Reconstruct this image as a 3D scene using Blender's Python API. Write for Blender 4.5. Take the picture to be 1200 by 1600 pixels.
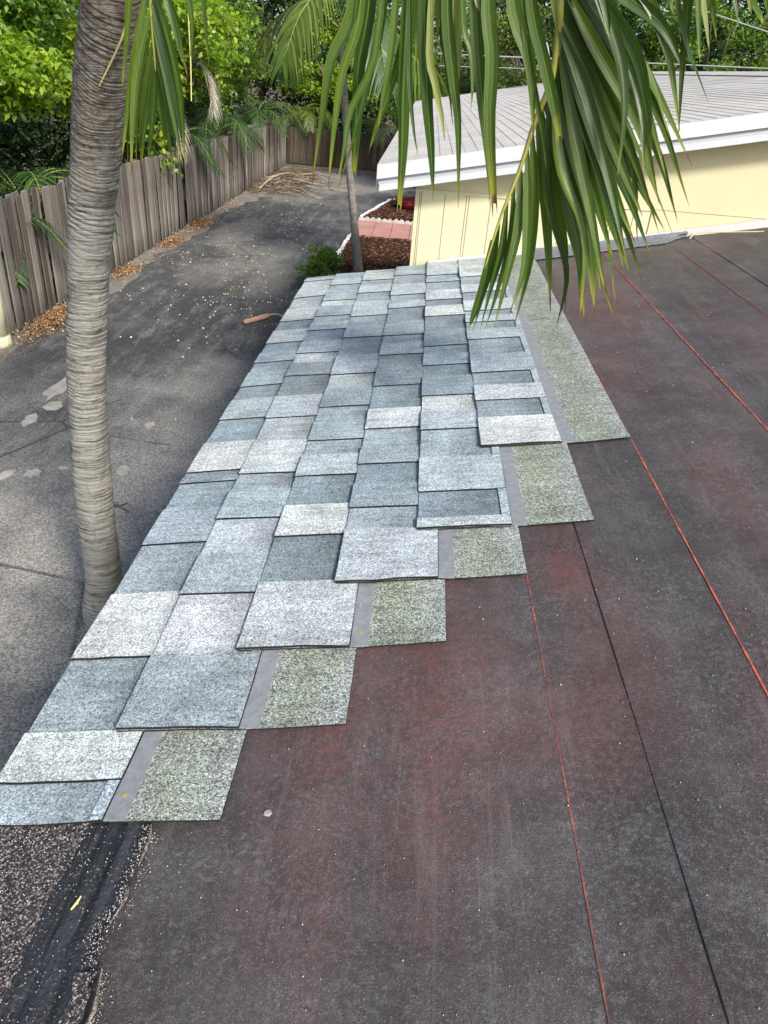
import bpy, bmesh, math, random
import numpy as np
from mathutils import Vector, Matrix

random.seed(7)
rng = np.random.default_rng(11)
for o in list(bpy.data.objects):
    bpy.data.objects.remove(o, do_unlink=True)
scene = bpy.context.scene
COL = scene.collection

# ------------------------------------------------------------------ camera
ZE = 2.312                      # height of the near eave above the driveway
TH = 0.19535                    # roof pitch
CT, ST, TT = math.cos(TH), math.sin(TH), math.tan(TH)
YAW, PIT, ROL = -0.0151067, 0.5429415, 0.0829154
CAM = Vector((0.50963, 0.0, 0.88836 + ZE))
_f = Vector((math.sin(YAW) * math.cos(PIT), math.cos(YAW) * math.cos(PIT), -math.sin(PIT)))
_r0 = Vector((math.cos(YAW), -math.sin(YAW), 0))
_u0 = _r0.cross(_f)
_r = math.cos(ROL) * _r0 + math.sin(ROL) * _u0
_u = _r.cross(_f)
FPX = 1147.853
cam_d = bpy.data.cameras.new('camera')
cam = bpy.data.objects.new('camera', cam_d)
COL.objects.link(cam)
cam_d.sensor_fit = 'VERTICAL'
cam_d.sensor_height = 36.0
cam_d.sensor_width = 27.0
cam_d.lens = FPX / 1600 * 36.0
cam_d.clip_start = 0.05
cam_d.clip_end = 1000
cam.matrix_world = Matrix(((_r.x, _u.x, -_f.x, CAM.x), (_r.y, _u.y, -_f.y, CAM.y),
                           (_r.z, _u.z, -_f.z, CAM.z), (0, 0, 0, 1)))
scene.camera = cam
scene.render.resolution_x, scene.render.resolution_y = 768, 1024

# ------------------------------------------------------------------ light
SUN = Vector((0.72, -1.05, 1.0)).normalized()          # towards the sun
world = bpy.data.worlds.new('World')
scene.world = world
world.use_nodes = True
wn = world.node_tree
sky = wn.nodes.new('ShaderNodeTexSky')
sky.sky_type = 'NISHITA'
sky.sun_disc = False
sky.sun_elevation = math.asin(SUN.z)
sky.sun_rotation = math.atan2(SUN.x, SUN.y)
sky.air_density = 1.0
sky.dust_density = 2.5
wn.nodes['Background'].inputs['Strength'].default_value = 0.125
wn.links.new(sky.outputs[0], wn.nodes['Background'].inputs['Color'])
sl = bpy.data.lights.new('sun', 'SUN')
sl.energy = 3.1
sl.angle = math.radians(9.0)
sl.color = (1.0, 0.95, 0.87)
so = bpy.data.objects.new('sun', sl)
COL.objects.link(so)
so.rotation_euler = (-SUN).to_track_quat('-Z', 'Y').to_euler()
vs = scene.view_settings
vs.view_transform = 'Standard'
vs.look = 'None'
vs.gamma = 1.0
vs.use_curve_mapping = False
vs.exposure = 0.72

# ------------------------------------------------------------------ helpers
def at(px, py, Y):
    """world point on the sight line of a photo position at distance Y along the eave"""
    d = (px - 600) / FPX * _r - (py - 800) / FPX * _u + _f
    return CAM + d * ((Y - CAM.y) / d.y)

def RF(u, v, n=0.0):
    """roof coordinates: u along the eave, v up the slope, n off the roof plane"""
    return Vector((v * CT - n * ST, u, ZE + v * ST + n * CT))

def tag(o, label=None, cat=None, group=None, kind=None):
    if label: o['label'] = label
    if cat: o['category'] = cat
    if group: o['group'] = group
    if kind: o['kind'] = kind
    return o

def thing(name, loc, label, cat, group=None):
    o = bpy.data.objects.new(name, None)
    o.empty_display_size = 0.1
    o.location = loc
    COL.objects.link(o)
    return tag(o, label, cat, group)

def wloc(o):
    v = Vector((0, 0, 0))
    while o is not None:
        v += Vector(o.location)
        o = o.parent
    return v

def link(name, me, parent=None, loc=None):
    o = bpy.data.objects.new(name, me)
    COL.objects.link(o)
    if parent is not None:
        o.parent = parent
    if loc is not None:
        o.location = loc
    return o

def mesh(name, verts, faces, mat, parent=None, smooth=False, loc=None):
    """verts in world space; stored relative to the parent's base (or loc)"""
    off = Vector(loc) if loc is not None else (wloc(parent) if parent is not None else Vector((0, 0, 0)))
    me = bpy.data.meshes.new(name)
    me.from_pydata([tuple(Vector(v) - off) for v in verts], [], faces)
    if mat: me.materials.append(mat)
    if smooth:
        for p in me.polygons: p.use_smooth = True
    me.update()
    o = link(name, me, parent)
    if parent is None and loc is not None: o.location = loc
    return o

def bulk(name, V, Fq, mat, parent=None, attr=None):
    """large mesh of equal-sized faces from numpy arrays (world space)"""
    off = np.array(wloc(parent)) if parent is not None else np.zeros(3)
    me = bpy.data.meshes.new(name)
    V = np.asarray(V, dtype=np.float64) - off
    Fq = np.asarray(Fq, dtype=np.int64)
    k = Fq.shape[1]
    me.vertices.add(len(V)); me.vertices.foreach_set('co', V.astype(np.float32).ravel())
    me.loops.add(Fq.size); me.loops.foreach_set('vertex_index', Fq.ravel().astype(np.int32))
    me.polygons.add(len(Fq))
    me.polygons.foreach_set('loop_start', (np.arange(len(Fq)) * k).astype(np.int32))
    me.materials.append(mat)
    if attr is not None:
        a = me.attributes.new('t', 'FLOAT', 'POINT'); a.data.foreach_set('value', np.asarray(attr, dtype=np.float32))
    me.update(calc_edges=True); me.validate()
    return link(name, me, parent)

class MB:
    def __init__(s): s.v = []; s.f = []
    def add(s, v, f):
        b = len(s.v); s.v += [Vector(x) for x in v]; s.f += [tuple(b + i for i in q) for q in f]
    def box(s, a, b):
        x0, y0, z0 = a; x1, y1, z1 = b
        s.add([(x0,y0,z0),(x1,y0,z0),(x1,y1,z0),(x0,y1,z0),(x0,y0,z1),(x1,y0,z1),(x1,y1,z1),(x0,y1,z1)],
              [(3,2,1,0),(4,5,6,7),(0,1,5,4),(1,2,6,5),(2,3,7,6),(3,0,4,7)])
    def hexa(s, bot, top):
        s.add(list(bot) + list(top), [(3,2,1,0),(4,5,6,7),(0,1,5,4),(1,2,6,5),(2,3,7,6),(3,0,4,7)])
    def prism(s, poly, d):
        """poly: list of points, extruded by vector d"""
        n = len(poly); d = Vector(d)
        s.add([Vector(p) for p in poly] + [Vector(p) + d for p in poly],
              [tuple(range(n - 1, -1, -1)), tuple(range(n, 2 * n))] + [(i, (i + 1) % n, n + (i + 1) % n, n + i) for i in range(n)])
    def tube(s, pts, rad, n=8, cap=True):
        pts = [Vector(p) for p in pts]
        if not hasattr(rad, '__len__'): rad = [rad] * len(pts)
        b = len(s.v); up = None
        for i, p in enumerate(pts):
            d = (pts[min(i + 1, len(pts) - 1)] - pts[max(i - 1, 0)]).normalized()
            if up is None:
                up = Vector((0, 0, 1)) if abs(d.z) < .9 else Vector((1, 0, 0))
            a = d.cross(up).normalized(); up = a.cross(d).normalized()
            for j in range(n):
                t = 2 * math.pi * j / n
                s.v.append(p + rad[i] * (math.cos(t) * a + math.sin(t) * up))
        for i in range(len(pts) - 1):
            for j in range(n):
                k = (j + 1) % n
                s.f.append((b + i * n + j, b + i * n + k, b + (i + 1) * n + k, b + (i + 1) * n + j))
        if cap:
            s.f.append(tuple(b + j for j in range(n - 1, -1, -1)))
            s.f.append(tuple(b + (len(pts) - 1) * n + j for j in range(n)))
    def build(s, name, mat, parent=None, smooth=False, loc=None):
        return mesh(name, s.v, s.f, mat, parent, smooth, loc)

def spline(pts, n):
    """Catmull-Rom through pts, n samples"""
    pts = [Vector(p) for p in pts]
    P = [2 * pts[0] - pts[1]] + pts + [2 * pts[-1] - pts[-2]]
    out = []
    m = len(pts) - 1
    for i in range(n):
        t = i / (n - 1) * m
        k = min(int(t), m - 1); t -= k
        a, b, c, d = P[k:k + 4]
        out.append(0.5 * ((2 * b) + (c - a) * t + (2 * a - 5 * b + 4 * c - d) * t * t + (3 * b - a - 3 * c + d) * t ** 3))
    return out

# ------------------------------------------------------------------ materials
class NT:
    def __init__(s, name, rough=.8, spec=.3):
        s.m = bpy.data.materials.new(name); s.m.use_nodes = True
        s.t = s.m.node_tree; s.b = s.t.nodes['Principled BSDF']
        s.b.inputs['Roughness'].default_value = rough
        s.b.inputs['Specular IOR Level'].default_value = spec
        s.tc = s.n('ShaderNodeTexCoord')
    def n(s, typ, **kw):
        o = s.t.nodes.new(typ)
        for k, v in kw.items(): setattr(o, k, v)
        return o
    def L(s, a, b): s.t.links.new(a, b)
    def coord(s, scale=(1, 1, 1), rot=(0, 0, 0), src='Object', loc=(0, 0, 0)):
        m = s.n('ShaderNodeMapping'); m.inputs['Scale'].default_value = scale
        m.inputs['Rotation'].default_value = rot; m.inputs['Location'].default_value = loc
        s.L(s.tc.outputs[src], m.inputs['Vector']); return m.outputs[0]
    def noise(s, sc, detail=4, rough=.6, vec=None, dist=0):
        o = s.n('ShaderNodeTexNoise'); o.inputs['Scale'].default_value = sc; o.inputs['Detail'].default_value = detail
        o.inputs['Roughness'].default_value = rough; o.inputs['Distortion'].default_value = dist
        s.L(vec if vec is not None else s.tc.outputs['Object'], o.inputs['Vector']); return o.outputs['Fac']
    def vor(s, sc, out='Color', vec=None, feature='F1'):
        o = s.n('ShaderNodeTexVoronoi', feature=feature); o.inputs['Scale'].default_value = sc
        s.L(vec if vec is not None else s.tc.outputs['Object'], o.inputs['Vector']); return o.outputs[out]
    def ramp(s, fac, stops, interp='LINEAR'):
        o = s.n('ShaderNodeValToRGB'); r = o.color_ramp; r.interpolation = interp
        while len(r.elements) < len(stops): r.elements.new(.5)
        for e, (p, c) in zip(r.elements, stops):
            e.position = p; e.color = (c, c, c, 1) if not hasattr(c, '__len__') else (*c, 1)
        s.L(fac, o.inputs[0]); return o.outputs['Color']
    def mix(s, fac, a, b, typ='MIX'):
        o = s.n('ShaderNodeMix', data_type='RGBA', blend_type=typ)
        for sock, val in ((o.inputs[0], fac), (o.inputs[6], a), (o.inputs[7], b)):
            if isinstance(val, bpy.types.NodeSocket): s.L(val, sock)
            elif hasattr(val, '__len__'): sock.default_value = (*val, 1)
            else: sock.default_value = val if sock.type == 'VALUE' else (val, val, val, 1)
        return o.outputs[2]
    def math(s, op, a, b=0.0, clamp=False):
        o = s.n('ShaderNodeMath', operation=op, use_clamp=clamp)
        for sock, val in ((o.inputs[0], a), (o.inputs[1], b)):
            if isinstance(val, bpy.types.NodeSocket): s.L(val, sock)
            else: sock.default_value = val
        return o.outputs[0]
    def sep(s, vec):
        o = s.n('ShaderNodeSeparateXYZ'); s.L(vec, o.inputs[0]); return o.outputs
    def base(s, c):
        if isinstance(c, bpy.types.NodeSocket): s.L(c, s.b.inputs['Base Color'])
        else: s.b.inputs['Base Color'].default_value = (*c, 1)
        return s
    def bump(s, h, strength=.5, dist=.01):
        o = s.n('ShaderNodeBump'); o.inputs['Strength'].default_value = strength; o.inputs['Distance'].default_value = dist
        s.L(h, o.inputs['Height']); s.L(o.outputs[0], s.b.inputs['Normal']); return s
    def rough(s, r): s.L(r, s.b.inputs['Roughness']); return s
    def blob(s, x, y, rx, ry, nz, soft=.35, amt=.6):
        """soft irregular patch round (x, y) in object space"""
        X, Y, Z = s.xyz
        a = s.math('DIVIDE', s.math('SUBTRACT', X, x), rx); b = s.math('DIVIDE', s.math('SUBTRACT', Y, y), ry)
        d = s.math('SQRT', s.math('ADD', s.math('MULTIPLY', a, a), s.math('MULTIPLY', b, b)))
        d = s.math('ADD', d, s.math('MULTIPLY', s.math('SUBTRACT', nz, .5), amt * 2))
        o = s.n('ShaderNodeMapRange'); o.inputs[1].default_value = 1 - soft / 2; o.inputs[2].default_value = 1 + soft / 2
        o.inputs[3].default_value = 1; o.inputs[4].default_value = 0; o.clamp = True
        s.L(d, o.inputs[0]); return o.outputs[0]

def simple(name, col, rough=.7, var=.25, sc=8, bump=.2, spec=.3, dirt=None):
    t = NT(name, rough, spec)
    a = t.noise(sc, 5, .65)
    c = t.mix(t.ramp(a, [(.3, 0), (.7, 1)]), tuple(x * (1 - var) for x in col), tuple(min(1, x * (1 + var)) for x in col))
    if dirt:
        c = t.mix(t.ramp(t.noise(sc * .35, 6, .7), [(.5, 0), (.75, dirt[1])]), c, dirt[0])
    t.base(c)
    if bump: t.bump(t.noise(sc * 12, 3, .6), bump, .004)
    return t.m

M = {}
# granule shingles: the tone comes from each piece's own colour
def granules(name, light=1.0, green=0.0, con=False, band=False):
    t = NT(name, .92, .15)
    oi = t.n('ShaderNodeObjectInfo')
    base = oi.outputs['Color']
    vc = t.vor(560, 'Color'); g = t.sep(vc)[0]
    gr = t.ramp(g, [(0, .30), (.20, .64), (.5, 1.0), (.8, 1.22), (1, 1.65)])
    if con: gr = t.ramp(g, [(0, .22), (.22, .50), (.5, .92), (.78, 1.3), (1, 2.0)])
    vc2 = t.vor(300, 'Color'); g2 = t.sep(vc2)[1]
    gr2 = t.ramp(g2, [(0, .80), (.5, 1.0), (1, 1.18)])
    c = t.mix(1, base, gr, 'MULTIPLY'); c = t.mix(1, c, gr2, 'MULTIPLY')
    st = t.noise(1, 4, .6, t.coord((9, 75, 9)))       # colour-blend drops run across the strip
    st2 = t.noise(1, 3, .6, t.coord((14, 9, 14)))
    c = t.mix(1, c, t.ramp(st, [(.25, .70), (.5, 1.0), (.75, 1.18)]), 'MULTIPLY')
    c = t.mix(1, c, t.ramp(st2, [(.3, .80), (.7, 1.16)]), 'MULTIPLY')
    # a few blue and warm granules
    hue = t.sep(vc)[2]
    c = t.mix(t.ramp(hue, [(.72, 0), (.85, .35)]), c, t.mix(1, c, (.84, .98, 1.14), 'MULTIPLY'))
    if green:
        gx = t.math('ADD', t.sep(t.tc.outputs['Generated'])[0], t.math('MULTIPLY', t.math('SUBTRACT', t.noise(9, 4, .6), .5), .25))
        wet = t.math('MULTIPLY', t.ramp(t.noise(5, 4, .6), [(.3, .5), (.7, green)]), t.ramp(gx, [(.55, .2), (.74, 1.0), (.86, .7), (.99, 0)]))
        c = t.mix(wet, c, t.mix(1, c, (.78, .82, .62), 'MULTIPLY'))
    if band:       # contact shade below the next course, put into the recess colour
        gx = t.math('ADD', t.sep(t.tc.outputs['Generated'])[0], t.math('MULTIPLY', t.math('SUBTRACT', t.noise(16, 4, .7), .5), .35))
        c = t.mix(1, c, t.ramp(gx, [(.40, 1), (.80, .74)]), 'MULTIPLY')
    t.base(c)
    t.bump(t.math('ADD', g, t.math('MULTIPLY', g2, .6)), .75, .0022)
    return t.m
M['shingle'] = granules('shingle_granules')
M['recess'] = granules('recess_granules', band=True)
M['headlap'] = granules('headlap_granules', green=.9, con=True)
t = NT('sealant', .45, .4)
t.base(t.mix(t.ramp(t.noise(60, 5, .7), [(.35, 0), (.7, 1)]), (.20, .21, .222), (.30, .312, .325)))
t.bump(t.noise(130, 3), .3, .002); M['sealant'] = t.m
M['shingle_edge'] = simple('shingle_edge', (.018, .018, .02), .9, .4, 300, .5)

# underlayment felt with red chalk dust, scuffs and grey scratches
def felt(name, k=1.0):
    t = NT(name, .62, .3)
    t.xyz = t.sep(t.coord((1, 1, 1)))
    n1 = t.noise(2.2, 6, .65); n2 = t.noise(120, 7, .82); n3 = t.noise(480, 2, .6)
    c = t.mix(t.ramp(n1, [(.3, 0), (.7, 1)]), (.038 * k, .033 * k, .0325 * k), (.066 * k, .058 * k, .057 * k))
    c = t.mix(t.math('MULTIPLY', t.ramp(n2, [(.48, 0), (.64, .85)]), t.ramp(t.noise(6, 6, .75), [(.38, .12), (.66, 1)])), c, (.165, .157, .155))
    hair = t.noise(1, 3, .6, t.coord((150, 150, 150)), 4.5)
    c = t.mix(t.math('MULTIPLY', t.ramp(hair, [(.48, 0), (.5, .75), (.52, 0)]), t.ramp(t.noise(11, 4, .7), [(.44, 0), (.62, 1)])), c, (.36, .34, .34))
    c = t.mix(t.ramp(n3, [(.59, 0), (.69, .4)]), c, (.27, .25, .245))
    # scuffs drawn along the sheet and hairline scratches
    sc = t.noise(1, 6, .8, t.coord((26, 2.2, 26)))
    c = t.mix(t.ramp(sc, [(.56, 0), (.72, .42)]), c, (.20, .19, .19))
    sc2 = t.noise(1, 2, .5, t.coord((150, 40, 150), (0, 0, .5)), 2.5)
    sc2 = t.math('MULTIPLY', t.ramp(sc2, [(.49, 0), (.5, 1), (.51, 0)]), t.ramp(t.noise(5, 3), [(.45, 0), (.6, 1)]))
    c = t.mix(t.math('MULTIPLY', sc2, .35), c, (.35, .33, .33))
    st3 = t.noise(1, 4, .6, t.coord((9, .55, 9)))
    c = t.mix(1, c, t.ramp(st3, [(.3, .80), (.7, 1.18)]), 'MULTIPLY')
    c = t.mix(t.ramp(t.xyz[0], [(0, 0), (1, 0)]), c, c)
    # red chalk dust, in streaks along the lines
    red = t.noise(1, 6, .65, t.coord((6.5, 1.3, 6.5), loc=(3.1, .7, 0)))
    red2 = t.noise(60, 6, .8)
    rm = t.math('MULTIPLY', t.ramp(red, [(.48, 0), (.72, .42)]), t.ramp(red2, [(.28, .25), (.7, 1)]))
    nz = t.noise(6, 5, .7)
    X0, Y0 = -1.6, -1.75                   # house base offset
    for (u, v, ru, rv, a) in ((1.08, .83, .10, .04, .85), (.86, .87, .17, .06, .55), (2.55, 1.19, .22, .11, .75),
                              (2.0, 1.12, .2, .08, .5), (.93, .62, .2, .09, .3), (.70, .79, .1, .05, .6), (2.95, 1.25, .25, .1, .55),
                              (1.3, 1.2, .25, .06, .3), (.56, .48, .12, .05, .25), (.84, .56, .16, .10, .42), (.74, .66, .12, .07, .45), (.64, .60, .14, .06, .38), (.66, .44, .10, .05, .35), (.80, .46, .10, .05, .35), (.52, .60, .10, .04, .3), (.48, .42, .08, .04, .28)):
        b = t.blob(v * CT + X0, u + Y0, rv, ru, nz, 1.6, .8)
        rm = t.math('ADD', rm, t.math('MULTIPLY', t.math('MULTIPLY', b, a), t.ramp(red2, [(.36, .15), (.62, .75)])), True)
    c = t.mix(t.math('MULTIPLY', rm, .62), c, (.235, .072, .060))
    t.base(c)
    t.rough(t.ramp(n2, [(.3, .5), (.7, .75)]))
    t.bump(t.math('ADD', t.math('MULTIPLY', n2, .8), t.math('MULTIPLY', n3, .6)), .35, .003)
    return t.m
M['felt'] = felt('underlayment')
t = NT('chalk', .9, .1)
t.base(t.mix(t.ramp(t.noise(38, 5, .75), [(.42, 0), (.58, 1)]), (.24, .08, .06), (.62, .14, .085))); M['chalk'] = t.m
t = NT('chalk_dull', .9, .1)
t.base(t.mix(t.ramp(t.noise(38, 5, .75), [(.40, 0), (.62, 1)]), (.14, .068, .060), (.46, .125, .095))); M['chalk_dull'] = t.m
t = NT('chalk_faint', .9, .1)
t.base(t.mix(t.ramp(t.noise(30, 5, .75), [(.4, 0), (.62, 1)]), (.11, .07, .07), (.36, .09, .07))); M['chalk_faint'] = t.m
# old cap sheet with exposed granules, and the tar strip
t = NT('cap_sheet', .85, .3)
g = t.sep(t.vor(520, 'Color'))[0]
c = t.ramp(g, [(0, (.012, .011, .013)), (.5, (.040, .036, .039)), (.75, (.10, .08, .078)), (.9, (.27, .225, .205)), (1, (.50, .45, .42))])
c = t.mix(t.ramp(t.noise(9, 5, .7), [(.5, 0), (.8, .3)]), c, (.08, .062, .05)); t.base(c)
t.bump(g, .8, .004); M['cap_sheet'] = t.m
t = NT('tar', .5, .45)
st = t.noise(1, 5, .7, t.coord((85, 7, 85)))
c = t.mix(t.ramp(st, [(.4, 0), (.75, 1)]), (.014, .014, .016), (.055, .055, .062))
c = t.mix(t.ramp(t.noise(260, 2), [(.63, 0), (.71, .5)]), c, (.28, .27, .27)); t.base(c)
t.bump(t.math('ADD', st, t.math('MULTIPLY', t.noise(150, 3), .5)), .9, .006); M['tar'] = t.m
t = NT('torn', .9, .2)
c = t.mix(t.ramp(t.noise(190, 4, .7), [(.35, 0), (.62, 1)]), (.06, .05, .05), (.36, .29, .27)); t.base(c); t.bump(t.noise(260, 3), .8, .003); M['torn'] = t.m
t = NT('mastic', .6, .4)
c = t.mix(t.ramp(t.noise(25, 5, .7), [(.35, 0), (.7, 1)]), (.125, .135, .165), (.185, .195, .228)); t.base(c)
t.bump(t.noise(60, 5, .7), .6, .004); M['mastic'] = t.m
def paint(name, col, dirt, amt=.5, stretch=(2, 2, 9), rough=.55):
    t = NT(name, rough, .35)
    a = t.noise(1, 6, .7, t.coord(stretch)); b = t.noise(6, 5, .6)
    c = t.mix(t.ramp(b, [(.3, 0), (.7, 1)]), tuple(x * .93 for x in col), col)
    c = t.mix(t.ramp(a, [(.55, 0), (.8, amt)]), c, dirt); t.base(c)
    t.bump(t.noise(140, 4, .6), .12, .004); return t.m
M['white_paint'] = paint('white_paint', (.54, .55, .565), (.34, .335, .335), .55, (9, 9, 30))
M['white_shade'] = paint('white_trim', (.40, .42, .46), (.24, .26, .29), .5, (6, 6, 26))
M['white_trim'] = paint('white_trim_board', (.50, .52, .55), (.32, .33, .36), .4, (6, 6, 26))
M['yellow_wall'] = paint('yellow_paint', (.56, .525, .335), (.44, .41, .27), .35, (3, 3, 1.2), .7)
M['yellow_board'] = paint('yellow_board', (.575, .545, .365), (.46, .43, .30), .35, (12, 12, 1.5), .65)
# light grey roof of the wing, streaky
t = NT('pale_roof', .88, .2)
c = t.mix(t.ramp(t.noise(3, 6, .7), [(.3, 0), (.7, 1)]), (.43, .405, .365), (.62, .59, .54))
c = t.mix(t.ramp(t.noise(1, 5, .7, t.coord((2, 14, 2))), [(.5, 0), (.8, .5)]), c, (.42, .40, .39))
c = t.mix(t.ramp(t.sep(t.vor(160))[0], [(.0, .25), (.4, 0)]), c, (.3, .29, .29)); t.base(c)
t.bump(t.noise(130, 3), .4, .004); M['pale_roof'] = t.m

# driveway
t = NT('driveway', .85, .25)
t.xyz = t.sep(t.tc.outputs['Object'])
big = t.noise(.55, 6, .62); mid = t.noise(2.6, 6, .7); fine = t.noise(45, 5, .8); gr = t.sep(t.vor(95))[0]
yy = t.n('ShaderNodeMapRange'); yy.inputs[1].default_value = 5.0; yy.inputs[2].default_value = 9.5; yy.clamp = True
t.L(t.xyz[1], yy.inputs[0])
seal = t.math('ADD', t.math('MULTIPLY', yy.outputs[0], .36), t.math('SUBTRACT', big, .30), True)
c = t.mix(t.ramp(mid, [(.3, 0), (.7, 1)]), (.125, .124, .120), (.212, .207, .197))
c = t.mix(t.ramp(seal, [(.26, 0), (.55, 1)]), c, t.mix(t.ramp(mid, [(.3, 0), (.75, 1)]), (.040, .042, .046), (.098, .099, .102)))
nz = t.noise(1.6, 6, .72)
for (x, y, rx, ry, a) in ((-3.3, 16.2, .5, 1.3, .5), (-1.9, 4.4, .42, .5, .75), (-1.62, 5.5, .28, .45, .6), (-2.2, 3.4, .55, .35, .6), (-1.6, 6.9, .35, .8, .4),
                          (-2.2, 25.0, 2.2, 2.2, .6), (-3.0, 12.6, .5, .9, .25), (-1.5, 3.3, .2, .3, .6), (-1.75, 7.9, .35, .7, .45), (-2.9, 4.6, .5, .6, .45), (-2.5, 14.5, .7, 1.2, .35), (-1.9, 12.5, .35, 1.2, .3), (-2.9, 21.5, .9, 1.2, .4)):
    c = t.mix(t.math('MULTIPLY', t.blob(x, y, rx, ry, nz, .45, .9), a), c, (.275, .262, .235))
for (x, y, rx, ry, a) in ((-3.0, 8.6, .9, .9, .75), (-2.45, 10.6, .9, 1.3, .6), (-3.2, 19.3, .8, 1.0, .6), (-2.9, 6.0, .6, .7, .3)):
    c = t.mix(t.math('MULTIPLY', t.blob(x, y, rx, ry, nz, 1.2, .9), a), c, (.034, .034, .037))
c = t.mix(t.math('MULTIPLY', t.blob(-1.15, 13.2, .35, .6, nz, 1.4, .8), .7), c, (.035, .07, .045))
wear = t.noise(1, 6, .78, t.coord((5, 1.1, 1)))
c = t.mix(t.ramp(wear, [(.50, 0), (.72, .65)]), c, (.24, .233, .215))
c = t.mix(t.ramp(fine, [(.44, 0), (.72, .6)]), c, t.mix(1, c, (1.9, 1.85, 1.78), 'MULTIPLY'))
c = t.mix(1, c, t.ramp(gr, [(0, .55), (.5, 1), (1, 1.6)]), 'MULTIPLY')
ck = t.vor(.8, 'Distance', t.mix(.28, t.tc.outputs['Object'], t.n('ShaderNodeTexNoise').outputs['Color']), 'DISTANCE_TO_EDGE')
ckm = t.math('MULTIPLY', t.ramp(ck, [(.0, 1), (.012, 0)]), t.ramp(big, [(.45, 0), (.55, .8)]))
c = t.mix(ckm, c, (.02, .019, .018))
t.base(c); t.bump(t.math('ADD', fine, t.math('MULTIPLY', gr, .5)), .5, .008); M['driveway'] = t.m
t = NT('pale_patch', .9, .2)
c = t.mix(t.ramp(t.noise(9, 5, .7), [(.3, 0), (.7, 1)]), (.24, .23, .20), (.46, .44, .39)); t.base(c); t.bump(t.noise(70, 4), .4, .005); M['pale_patch'] = t.m
t = NT('soil', .95, .1)
c = t.mix(t.ramp(t.noise(5, 6, .75), [(.3, 0), (.7, 1)]), (.07, .055, .04), (.20, .165, .12)); t.base(c); t.bump(t.noise(50, 5), .6, .01); M['soil'] = t.m
t = NT('verge', .95, .1)
c = t.mix(t.ramp(t.noise(4, 6, .75), [(.3, 0), (.7, 1)]), (.15, .145, .135), (.29, .275, .25))
c = t.mix(t.ramp(t.noise(1.3, 5, .7), [(.5, 0), (.64, .35)]), c, (.19, .12, .07)); t.base(c); t.bump(t.noise(60, 5), .6, .01); M['verge'] = t.m
t = NT('mulch', .95, .1)
c = t.mix(t.ramp(t.sep(t.vor(38))[0], [(0, 0), (1, 1)]), (.020, .009, .006), (.105, .045, .028)); t.base(c); t.bump(t.noise(70, 5), .9, .02); M['mulch'] = t.m
t = NT('mulch_chip', .9, .15)
gi = t.n('ShaderNodeNewGeometry')
t.base(t.ramp(gi.outputs['Random Per Island'], [(0, (.02, .009, .006)), (.6, (.075, .032, .02)), (.88, (.15, .075, .045)), (1, (.34, .24, .16))])); M['mulch_chip'] = t.m
t = NT('dry_leaf', .8, .2)
gi = t.n('ShaderNodeNewGeometry')
t.base(t.ramp(gi.outputs['Random Per Island'], [(0, (.09, .045, .024)), (.4, (.21, .10, .045)), (.7, (.33, .18, .08)), (.9, (.46, .33, .14)), (1, (.60, .57, .50))])); M['dry_leaf'] = t.m
t = NT('dry_leaf_pale', .8, .2)
gi = t.n('ShaderNodeNewGeometry')
t.base(t.ramp(gi.outputs['Random Per Island'], [(0, (.20, .11, .05)), (.3, (.38, .26, .12)), (.6, (.52, .45, .28)), (.85, (.62, .58, .48)), (1, (.50, .44, .10))])); M['dry_leaf_pale'] = t.m
t = NT('dry_debris', .85, .15)
gi = t.n('ShaderNodeNewGeometry')
t.base(t.ramp(gi.outputs['Random Per Island'], [(0, (.07, .05, .036)), (.5, (.19, .14, .10)), (.8, (.32, .25, .18)), (1, (.50, .44, .36))])); M['dry_debris'] = t.m
M['pink_path'] = simple('pink_concrete', (.46, .235, .20), .85, .16, 3, .3, dirt=((.24, .20, .18), .6))
M['edging'] = simple('edging_stone', (.50, .47, .43), .85, .25, 12, .3, dirt=((.20, .18, .15), .6))
M['edging_white'] = simple('edging_white', (.80, .79, .75), .8, .12, 12, .2)
M['red_plastic'] = simple('red_plastic', (.17, .008, .012), .4, .2, 5, .05, .5)
M['pvc'] = simple('cream_post', (.68, .66, .48), .55, .1, 6, .1, .4, dirt=((.20, .19, .14), .65))
M['metal'] = simple('grey_metal', (.55, .56, .57), .4, .1, 10, .05, .5)
M['cable'] = simple('cable', (.30, .31, .33), .6, .1, 5, 0)
M['straw'] = simple('straw', (.72, .62, .24), .6, .2, 40, .1)
M['nail'] = simple('nail', (.30, .26, .08), .4, .3, 60, .1, .5)
M['pebble'] = simple('pebble', (.33, .30, .28), .8, .3, 60, .3)
t = NT('white_grit', .8, .3)
gi = t.n('ShaderNodeNewGeometry')
t.base(t.ramp(gi.outputs['Random Per Island'], [(0, (.14, .13, .12)), (.5, (.33, .31, .29)), (1, (.66, .64, .6))])); M['grit'] = t.m
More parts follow.
